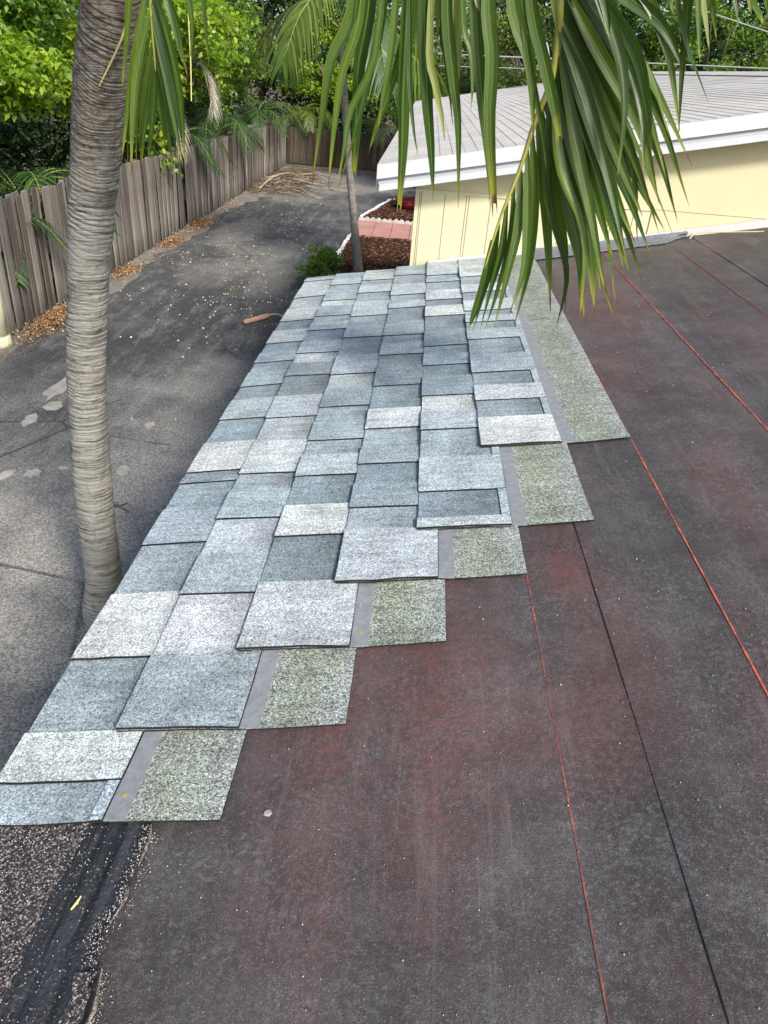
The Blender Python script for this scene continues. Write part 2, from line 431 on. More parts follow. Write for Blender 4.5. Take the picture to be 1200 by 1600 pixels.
# fence wood: weathered, each plank its own tone
def fence_wood(name, k):
  t = NT(name, .9, .15)
  oi = t.n('ShaderNodeObjectInfo')
  gn = t.noise(1, 6, .75, t.coord((55, 55, 2.2)), .6)
  v = t.coord((7, 7, 1.1))
  c = t.mix(t.ramp(gn, [(.3, 0), (.72, 1)]), (.085, .068, .056), (.30, .272, .245))
  c = t.mix(t.ramp(t.noise(1, 5, .7, v), [(.45, 0), (.7, .7)]), c, (.40, .37, .33))
  c = t.mix(1, c, t.ramp(oi.outputs['Random'], [(0, .42), (.5, .82), (1, 1.25)]), 'MULTIPLY')
  c = t.mix(1, c, k, 'MULTIPLY')
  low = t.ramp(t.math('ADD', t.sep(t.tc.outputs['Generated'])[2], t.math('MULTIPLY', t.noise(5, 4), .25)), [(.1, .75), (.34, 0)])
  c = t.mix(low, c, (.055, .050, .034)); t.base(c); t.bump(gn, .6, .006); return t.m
M['fence'] = fence_wood('fence_wood', (1, 1, 1)); M['fence_shaded'] = fence_wood('fence_wood_shaded', (.36, .32, .28))  # second copy is darkened: tree shade on the far fence, in the wood colour
# palm bark
t = NT('palm_bark', .92, .15)
rg = t.math('ADD', t.math('MULTIPLY', t.noise(1, 3, .6, t.coord((3, 3, 95)), .05), .6), t.math('MULTIPLY', t.noise(1, 4, .7, t.coord((9, 9, 260)), .1), .4)); pt = t.noise(7, 5, .7); ft = t.noise(60, 4, .7)
zz = t.sep(t.tc.outputs['Object'])[2]
c = t.mix(t.ramp(rg, [(.40, 0), (.52, 1)]), (.075, .064, .055), (.325, .312, .290))
up = t.n('ShaderNodeMapRange'); up.inputs[1].default_value = 2.55; up.inputs[2].default_value = 2.95; up.clamp = True; t.L(zz, up.inputs[0])
c = t.mix(t.math('MULTIPLY', up.outputs[0], .9), c, t.mix(1, c, (.40, .29, .235), 'MULTIPLY'))  # shade from the crown painted into the bark of the upper trunk
lich = t.math('MULTIPLY', t.math('MULTIPLY', t.ramp(pt, [(.38, 0), (.52, .95)]), t.ramp(t.noise(34, 5, .75), [(.40, .1), (.56, 1)])), t.ramp(t.math('ADD', zz, t.math('MULTIPLY', t.noise(5, 4), 1.2)), [(.0, .25), (.55, .35), (.72, 1), (.95, 1), (1, .4)]))
c = t.mix(lich, c, (.40, .42, .36))
vc_ = t.noise(1, 4, .7, t.coord((70, 70, 5)), .5)
c = t.mix(t.ramp(vc_, [(.58, 0), (.68, .3)]), c, (.06, .05, .042))
c = t.mix(t.ramp(ft, [(.62, 0), (.75, .55)]), c, (.48, .46, .42))
dk = t.math('MULTIPLY', t.ramp(t.noise(1, 5, .7, t.coord((3, 3, 9))), [(.55, 0), (.7, .8)]), .8)
c = t.mix(dk, c, (.03, .026, .022)); t.base(c); t.bump(t.math('ADD', rg, t.math('MULTIPLY', ft, .4)), 1.0, .012); M['palm_bark'] = t.m
M['trunk'] = simple('tree_bark', (.11, .09, .07), .9, .4, 14, .6)
M['thin_trunk'] = simple('thin_palm_bark', (.22, .205, .185), .9, .35, 22, .5, dirt=((.09, .08, .07), .7))
M['boot'] = simple('dead_frond', (.34, .26, .185), .9, .4, 18, .4)
M['grey_dead'] = simple('grey_dead_frond', (.42, .38, .32), .9, .35, 10, .2)

def leafmat(name, dark, light, trans=.35, rough=.45, yel=None, spec=.4):
    """thin leaf: diffuse + gloss + light passing through; hue differs from leaf to leaf"""
    t = NT(name, rough, spec)
    gi = t.n('ShaderNodeNewGeometry'); rp = gi.outputs['Random Per Island']
    c = t.ramp(rp, [(0, dark), (.75, light), (1, yel or light)])
    c = t.mix(t.ramp(t.noise(1.4, 3, .6), [(.35, 0), (.65, .6)]), c, t.mix(1, c, (1.25, 1.08, .7), 'MULTIPLY'))
    t.base(c)
    tr = t.n('ShaderNodeBsdfTranslucent'); t.L(t.mix(1, c, (1.35, 1.5, .55), 'MULTIPLY'), tr.inputs['Color'])
    mx = t.n('ShaderNodeMixShader'); mx.inputs[0].default_value = trans
    t.L(t.b.outputs[0], mx.inputs[1]); t.L(tr.outputs[0], mx.inputs[2])
    t.L(mx.outputs[0], t.t.nodes['Material Output'].inputs['Surface']); return t.m
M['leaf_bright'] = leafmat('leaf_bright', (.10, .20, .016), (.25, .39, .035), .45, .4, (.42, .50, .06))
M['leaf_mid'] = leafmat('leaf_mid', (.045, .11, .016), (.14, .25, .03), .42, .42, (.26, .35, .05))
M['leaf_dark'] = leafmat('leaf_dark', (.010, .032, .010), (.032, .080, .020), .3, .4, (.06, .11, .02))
M['leaf_shade'] = leafmat('leaf_shade', (.006, .020, .007), (.020, .054, .014), .3, .5, (.04, .08, .015), .2)  # undergrowth leaves darkened to carry the canopy's shade in their colour
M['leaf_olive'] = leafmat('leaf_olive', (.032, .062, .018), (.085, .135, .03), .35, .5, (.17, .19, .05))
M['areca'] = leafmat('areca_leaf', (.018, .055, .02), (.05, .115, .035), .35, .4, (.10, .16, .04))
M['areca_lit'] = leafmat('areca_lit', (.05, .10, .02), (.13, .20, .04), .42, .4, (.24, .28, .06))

def palmleaf(name, g0, g1, back):
    """big palm leaflet: 't' runs from root to tip; tips yellow then brown"""
    t = NT(name, .27, .5)
    a = t.n('ShaderNodeAttribute'); a.attribute_name = 't'
    oi = t.n('ShaderNodeObjectInfo')
    c = t.mix(oi.outputs['Random'], g0, g1)
    rb = t.noise(1, 3, .6, t.coord((140, 140, 3)))
    c = t.mix(t.ramp(rb, [(.4, 0), (.7, .35)]), c, t.mix(1, c, (1.5, 1.35, 1.1), 'MULTIPLY'))
    sa = t.n('ShaderNodeAttribute'); sa.attribute_name = 's'
    ab = t.math('ABSOLUTE', sa.outputs['Fac'])
    vein = t.noise(1, 2, .5, t.coord((1, 1, 1))); vn = t.n('ShaderNodeTexNoise', noise_dimensions='1D'); vn.inputs['Scale'].default_value = 7; vn.inputs['Detail'].default_value = 3
    t.L(t.math('ADD', sa.outputs['Fac'], t.math('MULTIPLY', oi.outputs['Random'], 37)), vn.inputs['W'])
    c = t.mix(1, c, t.ramp(vn.outputs['Fac'], [(.3, .68), (.7, 1.3)]), 'MULTIPLY')
    c = t.mix(t.ramp(ab, [(.03, .65), (.10, 0)]), c, (.21, .26, .09))
    gi = t.n('ShaderNodeNewGeometry')
    c = t.mix(gi.outputs['Backfacing'], c, t.mix(.55, c, back))
    tt = t.math('ADD', a.outputs['Fac'], t.math('MULTIPLY', t.math('SUBTRACT', t.noise(14, 4, .7), .5), .16))
    tt = t.math('ADD', tt, t.math('MULTIPLY', t.math('SUBTRACT', oi.outputs['Random'], .5), .10))
    c = t.mix(t.ramp(tt, [(.84, 0), (.97, .8)]), c, (.30, .29, .04))
    sp = t.math('MULTIPLY', t.ramp(t.noise(30, 4, .7), [(.66, 0), (.74, .6)]), t.ramp(tt, [(.35, 0), (.8, 1)]))
    c = t.mix(sp, c, (.36, .33, .05))
    c = t.mix(t.ramp(tt, [(.965, 0), (.995, 1)]), c, (.14, .065, .03))
    t.base(c)
    tr = t.n('ShaderNodeBsdfTranslucent'); t.L(t.mix(1, c, (1.3, 1.45, .6), 'MULTIPLY'), tr.inputs['Color'])
    mx = t.n('ShaderNodeMixShader'); mx.inputs[0].default_value = .32
    t.L(t.b.outputs[0], mx.inputs[1]); t.L(tr.outputs[0], mx.inputs[2])
    t.L(mx.outputs[0], t.t.nodes['Material Output'].inputs['Surface'])
    t.bump(vn.outputs['Fac'], .3, .002); return t.m
M['palm_leaf'] = palmleaf('palm_leaflet', (.030, .074, .010), (.090, .150, .018), (.11, .165, .04))
M['palm_pale'] = palmleaf('pale_leaflet', (.15, .20, .055), (.27, .31, .10), (.27, .31, .14))
M['rachis'] = simple('rachis', (.27, .27, .055), .5, .25, 20, .1, .4)

# ------------------------------------------------------------------ ground
def grid_sheet(name, x0, x1, y0, y1, z, mat, nx=2, ny=2, amp=0, kind='structure'):
    V = []; Fc = []
    for j in range(ny):
        for i in range(nx):
            V.append((x0 + (x1 - x0) * i / (nx - 1), y0 + (y1 - y0) * j / (ny - 1), z + (random.uniform(-amp, amp) if amp else 0)))
    for j in range(ny - 1):
        for i in range(nx - 1):
            a = j * nx + i; Fc.append((a, a + 1, a + nx + 1, a + nx))
    o = mesh(name, V, Fc, mat, smooth=amp > 0); o['kind'] = kind; return o

grid_sheet('ground', -300, 300, -300, 300, -.012, M['soil'])
grid_sheet('driveway', -4.22, 6, -6, 28.0, 0.0, M['driveway'])
# sandy verge with an uneven edge, along the fence
V = []; n = 90
for i in range(n):
    y = -6 + 34 * i / (n - 1)
    V += [(-4.75, y, .004), (-4.06 + random.uniform(-.10, .10) + (.22 if y > 20 else 0) + .10 * math.sin(y * 1.3), y, .004)]
o = mesh('verge', V, [(2 * i, 2 * i + 1, 2 * i + 3, 2 * i + 2) for i in range(n - 1)], M['verge']); o['kind'] = 'structure'
# pale broken patches in the asphalt
def patch(cx, cy, rx, ry, seed):
    r = random.Random(seed); k = 14; P = []
    for i in range(k):
        a = 2 * math.pi * i / k; q = r.uniform(.62, 1.15)
        P.append((cx + rx * q * math.cos(a), cy + ry * q * math.sin(a), .004))
    o = mesh('driveway_patch', P, [tuple(range(k))], M['pale_patch']); o['kind'] = 'structure'
for i, (x, y, rx, ry) in enumerate(((-3.20, 7.30, .11, .42), (-3.05, 6.80, .11, .12), (-3.12, 6.42, .08, .18), (-1.90, 5.60, .07, .10), (-2.82, 5.35, .07, .10),
                                    (-2.62, 5.42, .08, .10), (-1.98, 6.55, .05, .09), (-2.42, 5.55, .06, .04), (-2.3, 6.2, .04, .05))):
    patch(x, y, rx, ry, 40 + i)

# ------------------------------------------------------------------ garden beds and path
def bed(name, poly, res, hgt, seed):
    """mounded mulch inside a polygon"""
    r = random.Random(seed)
    xs = [p[0] for p in poly]; ys = [p[1] for p in poly]
    def inside(x, y):
        c = False; j = len(poly) - 1
        for i in range(len(poly)):
            (xi, yi), (xj, yj) = poly[i], poly[j]
            if (yi > y) != (yj > y) and x < (xj - xi) * (y - yi) / (yj - yi) + xi: c = not c
            j = i
        return c
    nx = int((max(xs) - min(xs)) / res) + 2; ny = int((max(ys) - min(ys)) / res) + 2
    V = []; idx = {}; Fc = []
    for j in range(ny):
        for i in range(nx):
            x = min(xs) + i * res; y = min(ys) + j * res
            idx[i, j] = len(V); V.append((x, y, .012 + (hgt + r.uniform(-.014, .014) if inside(x, y) else 0)))
    for j in range(ny - 1):
        for i in range(nx - 1):
            if inside(min(xs) + (i + .5) * res, min(ys) + (j + .5) * res):
                Fc.append((idx[i, j], idx[i + 1, j], idx[i + 1, j + 1], idx[i, j + 1]))
    o = mesh(name, V, Fc, M['mulch']); o['kind'] = 'structure'
    # loose chips
    Vn = []; Fn = []
    k = 0; N = int(900 * abs((max(xs) - min(xs)) * (max(ys) - min(ys))) / 2)
    for _ in range(N):
        x = r.uniform(min(xs), max(xs)); y = r.uniform(min(ys), max(ys))
        if not inside(x, y): continue
        a = r.uniform(0, 6.28); l = r.uniform(.012, .04); w = r.uniform(.006, .014); t = r.uniform(-.4, .4)
        d = Vector((math.cos(a), math.sin(a), t)) * l; s = Vector((-math.sin(a), math.cos(a), r.uniform(-.5, .5))) * w
        c = Vector((x, y, .012 + hgt + .014 + r.uniform(0, .01)))
        up = Vector((0, 0, w * .7))
        q = [c - d - s, c + d - s * .6, c + d + s * .6, c - d + s]
        Vn += q + [p - up for p in q]
        b = k * 8; k += 1
        Fn += [(b, b + 1, b + 2, b + 3), (b, b + 4, b + 5, b + 1), (b + 1, b + 5, b + 6, b + 2), (b + 2, b + 6, b + 7, b + 3), (b + 3, b + 7, b + 4, b)]
    o = bulk('mulch_chips', [tuple(v) for v in Vn], Fn, M['mulch_chip']); o['kind'] = 'stuff'
bed('mulch_bed', [(-1.02, 11.3), (.42, 11.3), (.42, 16.55), (-.93, 16.55)], .05, .05, 3)
bed('mulch_bed', [(-.90, 18.95), (.45, 18.95), (.45, 21.95), (-.32, 21.95)], .05, .05, 4)
b = MB()
for i, (y0, y1) in enumerate(((16.63, 18.55),)):
    xs = [-1.0, -.52, -.12, .30, .45]
    for k in range(4):
        b.box((xs[k] + .006, y0, 0), (xs[k + 1] - .006, y1, .045 + .003 * (k % 2)))
o = b.build('garden_path', M['pink_path']); o['kind'] = 'structure'

def border(label, pts, size, mat, scal=False, group='pale borders round the mulch beds'):
    """edging blocks set end to end along a polyline"""
    t = thing('garden_border', (pts[0][0], pts[0][1], 0), label, 'garden border', group)
    for (p, q) in zip(pts[:-1], pts[1:]):
        p = Vector((*p, 0)); q = Vector((*q, 0)); L = (q - p).length; k = max(1, int(round(L / size))); d = (q - p) / L; s = Vector((-d.y, d.x, 0))
        for i in range(k):
            a = p + d * (L * i / k + .006); e = p + d * (L * (i + 1) / k - .006)
            jit = s * random.uniform(-.012, .012); h = .10 + random.uniform(-.01, .012)
            m = MB(); ns = 8; prof = []
            for j in range(ns + 1):
                f = j / ns
                hh = h * (.62 + .38 * abs(math.sin(math.pi * (f * (2 if scal else 1))))) if scal else h * (1 - .25 * abs(2 * f - 1) ** 6)
                prof.append(a + (e - a) * f + Vector((0, 0, hh)) + jit)
            poly = [a + jit - s * .03] + [v - s * .03 for v in prof] + [e + jit - s * .03]
            m.prism(poly, s * .06)
            m.build('edging_block', mat, t)
    return t
border('row of scalloped concrete edging blocks between the pink path and the far mulch bed', [(-.97, 18.72), (.42, 18.74)], .27, M['edging'], True)
border('white painted edging along the driveway side of the far mulch bed', [(-.93, 18.90), (-.34, 21.95)], .34, M['edging_white'])
border('short white edging closing the far end of the mulch bed beyond the path', [(-.30, 21.98), (.25, 22.0)], .28, M['edging_white'])
border('uneven white edging along the driveway side of the near mulch bed, behind the thin palm', [(-1.06, 11.5), (-1.02, 13.6), (-1.01, 14.4), (-.99, 15.4), (-.96, 16.55)], .30, M['edging_white'])
border('loose grey edging along the yellow house side of the near mulch bed', [(.44, 11.4), (.46, 16.5)], .34, M['edging'])
# red planter tub in the far bed
t = thing('planter', (.13, 20.75, .06), 'dark red planter tub lying in the far mulch bed beside the yellow wall', 'planter')
def ring(c, rx, ry, n, z, tilt=0): return [Vector((c[0] + rx * math.cos(6.2832 * i / n), c[1] + ry * math.sin(6.2832 * i / n), z + tilt * math.cos(6.2832 * i / n))) for i in range(n)]
m = MB(); n = 20; R_ = [ring((.13, 20.75), .20, .30, n, .05), ring((.13, 20.75), .30, .42, n, .27, .02), ring((.13, 20.75), .27, .39, n, .275, .02), ring((.13, 20.75), .18, .27, n, .09)]
vv = sum(R_, []); ff = [tuple(range(n - 1, -1, -1)), tuple(range(3 * n, 4 * n))]
for k in range(3):
    for i in range(n): ff.append((k * n + i, k * n + (i + 1) % n, (k + 1) * n + (i + 1) % n, (k + 1) * n + i))
m.add(vv, ff); m.build('tub', M['red_plastic'], t, True)
m = MB(); rr = ring((.13, 20.75), .31, .43, 20, .275, .02); m.tube(rr + [rr[0]], .018, 6, False); m.build('rim', M['red_plastic'], t, True)

# ------------------------------------------------------------------ near house with the roof being shingled
HB = Vector((1.6, 1.75, 0))
house = thing('house', HB, 'near house whose roof is half covered in blue-grey shingles over black underlayment', 'house')
YN, YF = -.8, 3.535          # roof runs from behind the camera to the wall of the wing
VR = 3.9                     # slope length to the ridge
# deck and body
m = MB()
m.hexa([RF(YN, .02, -.13), RF(YN, VR, -.13), RF(YF, VR, -.13), RF(YF, .02, -.13)], [RF(YN, .02, -.008), RF(YN, VR, -.008), RF(YF, VR, -.008), RF(YF, .02, -.008)])
xr = RF(0, VR)
m.add([RF(YN, VR, -.13), RF(YN, VR, -.008), RF(YF, VR, -.008), RF(YF, VR, -.13), (2 * xr.x, YN, ZE - .13), (2 * xr.x, YN, ZE), (2 * xr.x, YF, ZE), (2 * xr.x, YF, ZE - .13)],
      [(0, 4, 5, 1), (1, 5, 6, 2), (2, 6, 7, 3), (3, 7, 4, 0), (4, 7, 6, 5)])
m.build('roof_deck', M['trunk'], house)
m = MB(); m.box((.45, YN + .3, 0), (2 * xr.x - .45, YF - .004, ZE - .06)); m.build('wall', M['yellow_wall'], house)
m = MB(); m.hexa([RF(YN, -.012, -.16) , RF(YN, .018, -.16), RF(YF, .018, -.16), RF(YF, -.012, -.16)], [RF(YN, -.012, -.012), RF(YN, .018, -.012), RF(YF, .018, -.012), RF(YF, -.012, -.012)]); m.build('fascia', M['white_paint'], house)

def sheet(name, v0, v1, u0, u1, n0, n1, mat, nu=60, nv=8, amp=.0015, edge_jit=0, seed=1, th=.0016):
    """a laid sheet with thickness, faint waves and a real edge"""
    r = random.Random(seed); V = []; Fc = []
    ph = [r.uniform(0, 6.28) for _ in range(4)]
    def hgt(u, v): return amp * (math.sin(u * 5.3 + ph[0]) * math.sin(v * 7 + ph[1]) + .6 * math.sin(u * 13 + v * 9 + ph[2]))
    for j in range(nv + 1):
        for i in range(nu + 1):
            u = u0 + (u1 - u0) * i / nu; v = v0 + (v1 - v0) * j / nv
            if j == 0 and edge_jit: v += r.uniform(-edge_jit, edge_jit)
            nn = n0 + (n1 - n0) * min(1, j / nv * 6) + hgt(u, v)
            V.append(RF(u, v, nn))
    W = nu + 1
    for j in range(nv):
        for i in range(nu):
            a = j * W + i; Fc.append((a, a + W, a + W + 1, a + 1))
    top = len(V)
    rim = [i for i in range(W)] + [j * W + nu for j in range(1, nv + 1)] + [nv * W + i for i in range(nu - 1, -1, -1)] + [j * W for j in range(nv - 1, 0, -1)]
    nrm = Vector((-ST, 0, CT))
    for i in rim: V.append(V[i] - nrm * th)
    k = len(rim)
    for i in range(k): Fc.append((rim[i], rim[(i + 1) % k], top + (i + 1) % k, top + i))
    return mesh(name, V, Fc, mat, house)
# sheets overlap upslope: each laps over the one below it
sheet('underlayment_sheet', .03, .92, YN, YF, -.002, -.002, M['felt'], seed=1, amp=.0004)
sheet('underlayment_sheet', .873, 1.80, YN, YF, -.0002, -.0006, M['felt'], seed=2, nv=14, edge_jit=.0005, amp=.0006)
sheet('underlayment_sheet', 1.752, 2.7, YN, YF, .0013, .0004, M['felt'], seed=3, nv=14, edge_jit=.0005, amp=.0006)
sheet('underlayment_sheet', 2.65, VR, YN, YF, .003, .002, M['felt'], seed=4, nv=14, edge_jit=.0008)

def strip_poly(name, left, right, n, th, mat, sub=1):
    """roof-lying strip between two (u, v) edge lines"""
    m = MB()
    for i in range(len(left) - 1):
        (a0, a1), (b0, b1) = (left[i], left[i + 1]), (right[i], right[i + 1])
        q = [RF(*a0, n), RF(*b0, n), RF(*b1, n), RF(*a1, n)]; d = Vector((-ST, 0, CT)) * th
        m.add(q + [p + d for p in q], [(4, 5, 6, 7), (0, 4, 7, 3), (1, 2, 6, 5)] + ([(0, 1, 5, 4)] if i == 0 else []) + ([(2, 3, 7, 6)] if i == len(left) - 2 else []))
    return m.build(name, mat, house)
# old cap sheet and tar, lower left
us = [-.8 + 1.4 * i / 70 for i in range(71)]
def jag(u, f, a, s): return a * (math.sin(u * f + s) + .6 * math.sin(u * f * 2.7 + 2 * s) + .45 * math.sin(u * f * 6.1 + 3 * s))
strip_poly('cap_sheet', [(u, .002) for u in us], [(u, .165 - .02 * (.57 - u) + jag(u, 21, .0035, 1)) for u in us], .001, .0035, M['cap_sheet'])
m = MB()
rows_ = 9
TL = [(u, .160 + .0 * u + jag(u, 17, .003, 4)) for u in us]
def tarR(u):
    base = .2465 + jag(u, 26, .0018, .5)
    if u < .47: base += -.010 * math.exp(-((u - .43) / .03) ** 2)
    if u < .40: base += .010
    return base
V = []; Fc = []
for i, u in enumerate(us):
    for j in range(rows_ + 1):
        f = j / rows_; v = TL[i][1] + (tarR(u) - TL[i][1]) * f
        h = .0056 + .0022 * math.sin(f * 19 + u * 1.5) * (1 if 0 < j < rows_ else .3) + random.uniform(-.0006, .0006)
        V.append(RF(u, v, h))
for i in range(len(us) - 1):
    for j in range(rows_):
        a = i * (rows_ + 1) + j; Fc.append((a, a + 1, a + rows_ + 2, a + rows_ + 1))
b0 = len(V)
for i in range(len(us)): V.append(V[i * (rows_ + 1) + rows_] - Vector((-ST, 0, CT)) * .009)
for i in range(len(us) - 1): Fc.append((i * (rows_ + 1) + rows_, b0 + i, b0 + i + 1, (i + 1) * (rows_ + 1) + rows_))
mesh('tar_strip', V, Fc, M['tar'], house)
# curled scab of old felt at the tar's edge
strip_poly('felt_scrap', [(.30 + .0105 * i, .228 + jag(i * .1, 9, .003, 2)) for i in range(10)], [(.30 + .0105 * i, .249 + jag(i * .1, 13, .003, 1)) for i in range(10)], .0060, .0028, M['cap_sheet'])
strip_poly('torn_edge', [(u, tarR(u) - .001) for u in us], [(u, tarR(u) - .001 + max(0.0, .0012 + .0020 * (math.sin(u * 71) + .8 * math.sin(u * 163) + .6 * math.sin(u * 37 + 1)))) for u in us], .0010, .0026, M['torn'])

# ---- shingles
# joint positions (u) along every course: alternately the near end of a laminated tab and where that tab stops
EXP = .143
rows = [
 (.575, [(.575, .64, .62, .62), (.64, .888, .98, .48), (.888, 1.234, .98, .52), (1.234, 1.496, .62, .54), (1.496, 1.55, .46, .40), (1.55, 1.869, .98, .54), (1.869, 2.124, .64, .42), (2.124, 2.333, .54, .50), (2.333, 2.539, .62, .50), (2.539, 2.812, .90, .52), (2.812, 3.158, .95, .72), (3.158, 3.44, .86, .9), (3.44, 3.53, .8, .6)]),
 (.725, [(.725, 1.043, .50, .98), (1.043, 1.303, .60, .74), (1.303, 1.512, .64, .50), (1.512, 1.837, .98, .70), (1.837, 2.154, .70, .34), (2.154, 2.374, .40, .84), (2.374, 2.634, .66, .52), (2.634, 2.804, .86, .66), (2.804, 3.032, .56, .98), (3.032, 3.295, .64, .60), (3.295, 3.52, .84, .7)]),
 (.887, [(.887, 1.217, .78, .36), (1.217, 1.471, 1.05, .42), (1.471, 1.666, .86, .60), (1.666, 1.877, .58, .54), (1.877, 2.129, .46, .74), (2.129, 2.496, .62, .50), (2.496, 2.76, .72, .6), (2.76, 2.809, .8, .8), (2.809, 3.092, .74, .56), (3.092, 3.308, .9, .56), (3.308, 3.52, .84, .8)]),
 (1.05, [(1.05, 1.309, .76, .60), (1.309, 1.507, .46, .42), (1.507, 1.706, .56, .62), (1.706, 1.998, .92, .42), (1.998, 2.264, .38, .42), (2.264, 2.474, .72, .52), (2.474, 2.81, .58, .44), (2.81, 2.994, .72, .58), (2.994, 3.336, .78, .54), (3.336, 3.53, .66, .6)]),
 (1.209, [(1.209, 1.246, .86, .86), (1.246, 1.357, .40, .40), (1.357, 1.663, .74, .60), (1.663, 1.885, .72, .98), (1.885, 2.136, .44, .40), (2.136, 2.311, .58, .52), (2.311, 2.641, .46, .40), (2.641, 2.872, 1.0, .42), (2.872, 3.149, .90, .58), (3.149, 3.271, .60, .56), (3.271, 3.53, .72, .9)]),
 (1.547, [(1.547, 1.821, 1.0, .48), (1.821, 2.032, .84, .44), (2.032, 2.333, .62, .50), (2.333, 2.517, .66, .52), (2.517, 2.666, .78, .6), (2.666, 2.919, .90, .5), (2.919, 3.173, .95, .5), (3.173, 3.53, .95, .8)]),
]
def tone(k, blue=None):
    a = np.array((.220, .256, .272)); b = np.array((.380, .440, .462)); c = np.array((.595, .622, .602))
    x = a + (b - a) * min(1, (k - .3) / .3) if k < .6 else b + (c - b) * min(1, (k - .6) / .4)
    x = np.clip(x * np.array((1 + random.uniform(-.05, .02), 1, 1 + random.uniform(-.02, .05))), .04, .80)
    return (*x, 1)

def lam(u0, u1, v0, v1, nf, th, name, mat, parent, col, emat, seed, ends=(0, 0), nu=None):
    """one piece of laminate lying on the course profile nf(u, v); granule top, dark cut edges"""
    r = random.Random(seed); nu = nu or max(3, int((u1 - u0) / .026)); nv = max(2, int(round((v1 - v0) / .034)))
    V = []; Fc = []; mi = []
    for j in range(nv + 1):
        for i in range(nu + 1):
            u = u0 + (u1 - u0) * i / nu; v = v0 + (v1 - v0) * j / nv
            if i == 0: u += r.uniform(-.0012, .0012) + ends[0] * j / nv
            if j == 0: v += r.uniform(-.0004, .0004)
            V.append(RF(u, v, nf(u, v) + th))
    W = nu + 1
    for j in range(nv):
        for i in range(nu):
            a = j * W + i; Fc.append((a, a + 1, a + W + 1, a + W)); mi.append(0)
    rim = [i for i in range(W)] + [j * W + nu for j in range(1, nv + 1)] + [nv * W + i for i in range(nu - 1, -1, -1)] + [j * W for j in range(nv - 1, 0, -1)]
    top = len(V); nrm = Vector((-ST, 0, CT)); k = len(rim)
    for i in rim: V.append(V[i] - nrm * (th + .0004 if th > 0 else .003))
    for i in range(k): Fc.append((rim[i], top + i, top + (i + 1) % k, rim[(i + 1) % k])); mi.append(1)
    o = mesh(name, V, Fc, mat, parent)
    o.data.materials.append(emat)
    for p, q in zip(o.data.polygons, mi): p.material_index = q
    o.color = col
    return o

sd = 100
LIFT = .0098
for k, (uend, cells) in enumerate(rows):
    vb = k * EXP
    # breaks between the roughly metre-long shingles of this course fall on joints
    starts = [cells[0][0]]
    for c in cells:
        if c[0] - starts[-1] > .93 and 3.5 - c[0] > .12: starts.append(c[0])
    starts.append(cells[-1][1])
    ph = random.uniform(0, 6.28)
    for s in range(len(starts) - 1):
        s0, s1 = starts[s], starts[s + 1]
        kick = random.uniform(-.0025, .0025)
        near = 1 if s == 0 else 0
        def nf(u, v, vb=vb, ph=ph, k=k, s0=s0, near=near, kick=kick):
            f = (v - vb) / .337
            lift = (LIFT if k else .003) * max(0, 1 - f / .62) + .0046
            over = .0030 * (1 - max(0, min(1, (f - .55) * 6)))
            wave = .0013 * math.sin(u * 7.1 + ph + v * 3) + .0009 * math.sin(u * 17 + ph * 2)
            curl = .0035 * math.exp(-((u - s0) / .07) ** 2) * near * (1 if f > .3 else .35) * (.4 + .6 * math.sin(v * 12 + ph) ** 2)
            return lift + over * 0 + wave + curl
        v0 = vb + kick * (1 if s else 0)
        sh = lam(s0 + .0008, s1 - .0008, v0 + .0012, v0 + .337, nf, 0, 'shingle', M['headlap'], house, tone(.42), M['shingle_edge'], sd, nu=max(14, int((s1 - s0) / .026))); sd += 1
        sh.color = (.345, .367, .345, 1)
        if k == 0: pass
        # laminated tabs, darker recesses between them
        for (a, b, tl, tg) in cells:
            if a < s0 - .001 or b > s1 + .001: continue
            L = b - a
            if abs(tl - tg) < .02 and L < .13 and k:
                cut = b
            else:
                cut = a + L * random.uniform(.46, .62)
            ts = {(0, .64): .73, (0, .888): 1.069, (1, .725): .884, (1, 1.512): 1.688, (2, .887): 1.064, (3, 1.05): 1.223, (5, 1.547): 1.709, (2, 1.217): 1.34, (3, 1.706): 1.829, (0, 1.55): 1.715, (4, 1.663): 1.78}.get((k, a))
            if ts: cut = ts
            if (k, a) in ((4, 1.246), (0, .575)): cut = a
            if cut > a + .01:
                lam(a + .0012, cut, v0, v0 + .183, nf, .0046, 'tab', M['shingle'], sh, tone(tl), M['shingle_edge'], sd); sd += 1
            if cut < b - .01:
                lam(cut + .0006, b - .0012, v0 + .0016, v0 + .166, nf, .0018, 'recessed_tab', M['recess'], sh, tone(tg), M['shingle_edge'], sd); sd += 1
                lam(cut + .0006, b - .0012, v0 + .166, v0 + .183, nf, .0046, 'tab_band', M['shingle'], sh, tone(.66), M['shingle_edge'], sd); sd += 1
        lam(s0 + .0012, s1 - .0012, v0 + .184, v0 + .212, nf, .0020, 'sealant_strip', M['sealant'], sh, (1, 1, 1, 1), M['sealant'], sd); sd += 1
        if s == 0 and k in (0, 2):
            c = RF(s0 + .035, v0 + .190 if k else .163, 0); uu, v_ = s0 + (.035 if k else .04), v0 + (.197)
            p = RF(uu, v_, nf(uu, v_) + .0020)
            m = MB(); nn = Vector((-ST, 0, CT)); a = Vector((CT, 0, ST)); bb = Vector((0, 1, 0))
            cir = [p + (.0038) * (math.cos(6.2832 * i / 10) * a + math.sin(6.2832 * i / 10) * bb) for i in range(10)]
            m.prism(cir, nn * .0012); m.build('nail', M['nail'], sh)

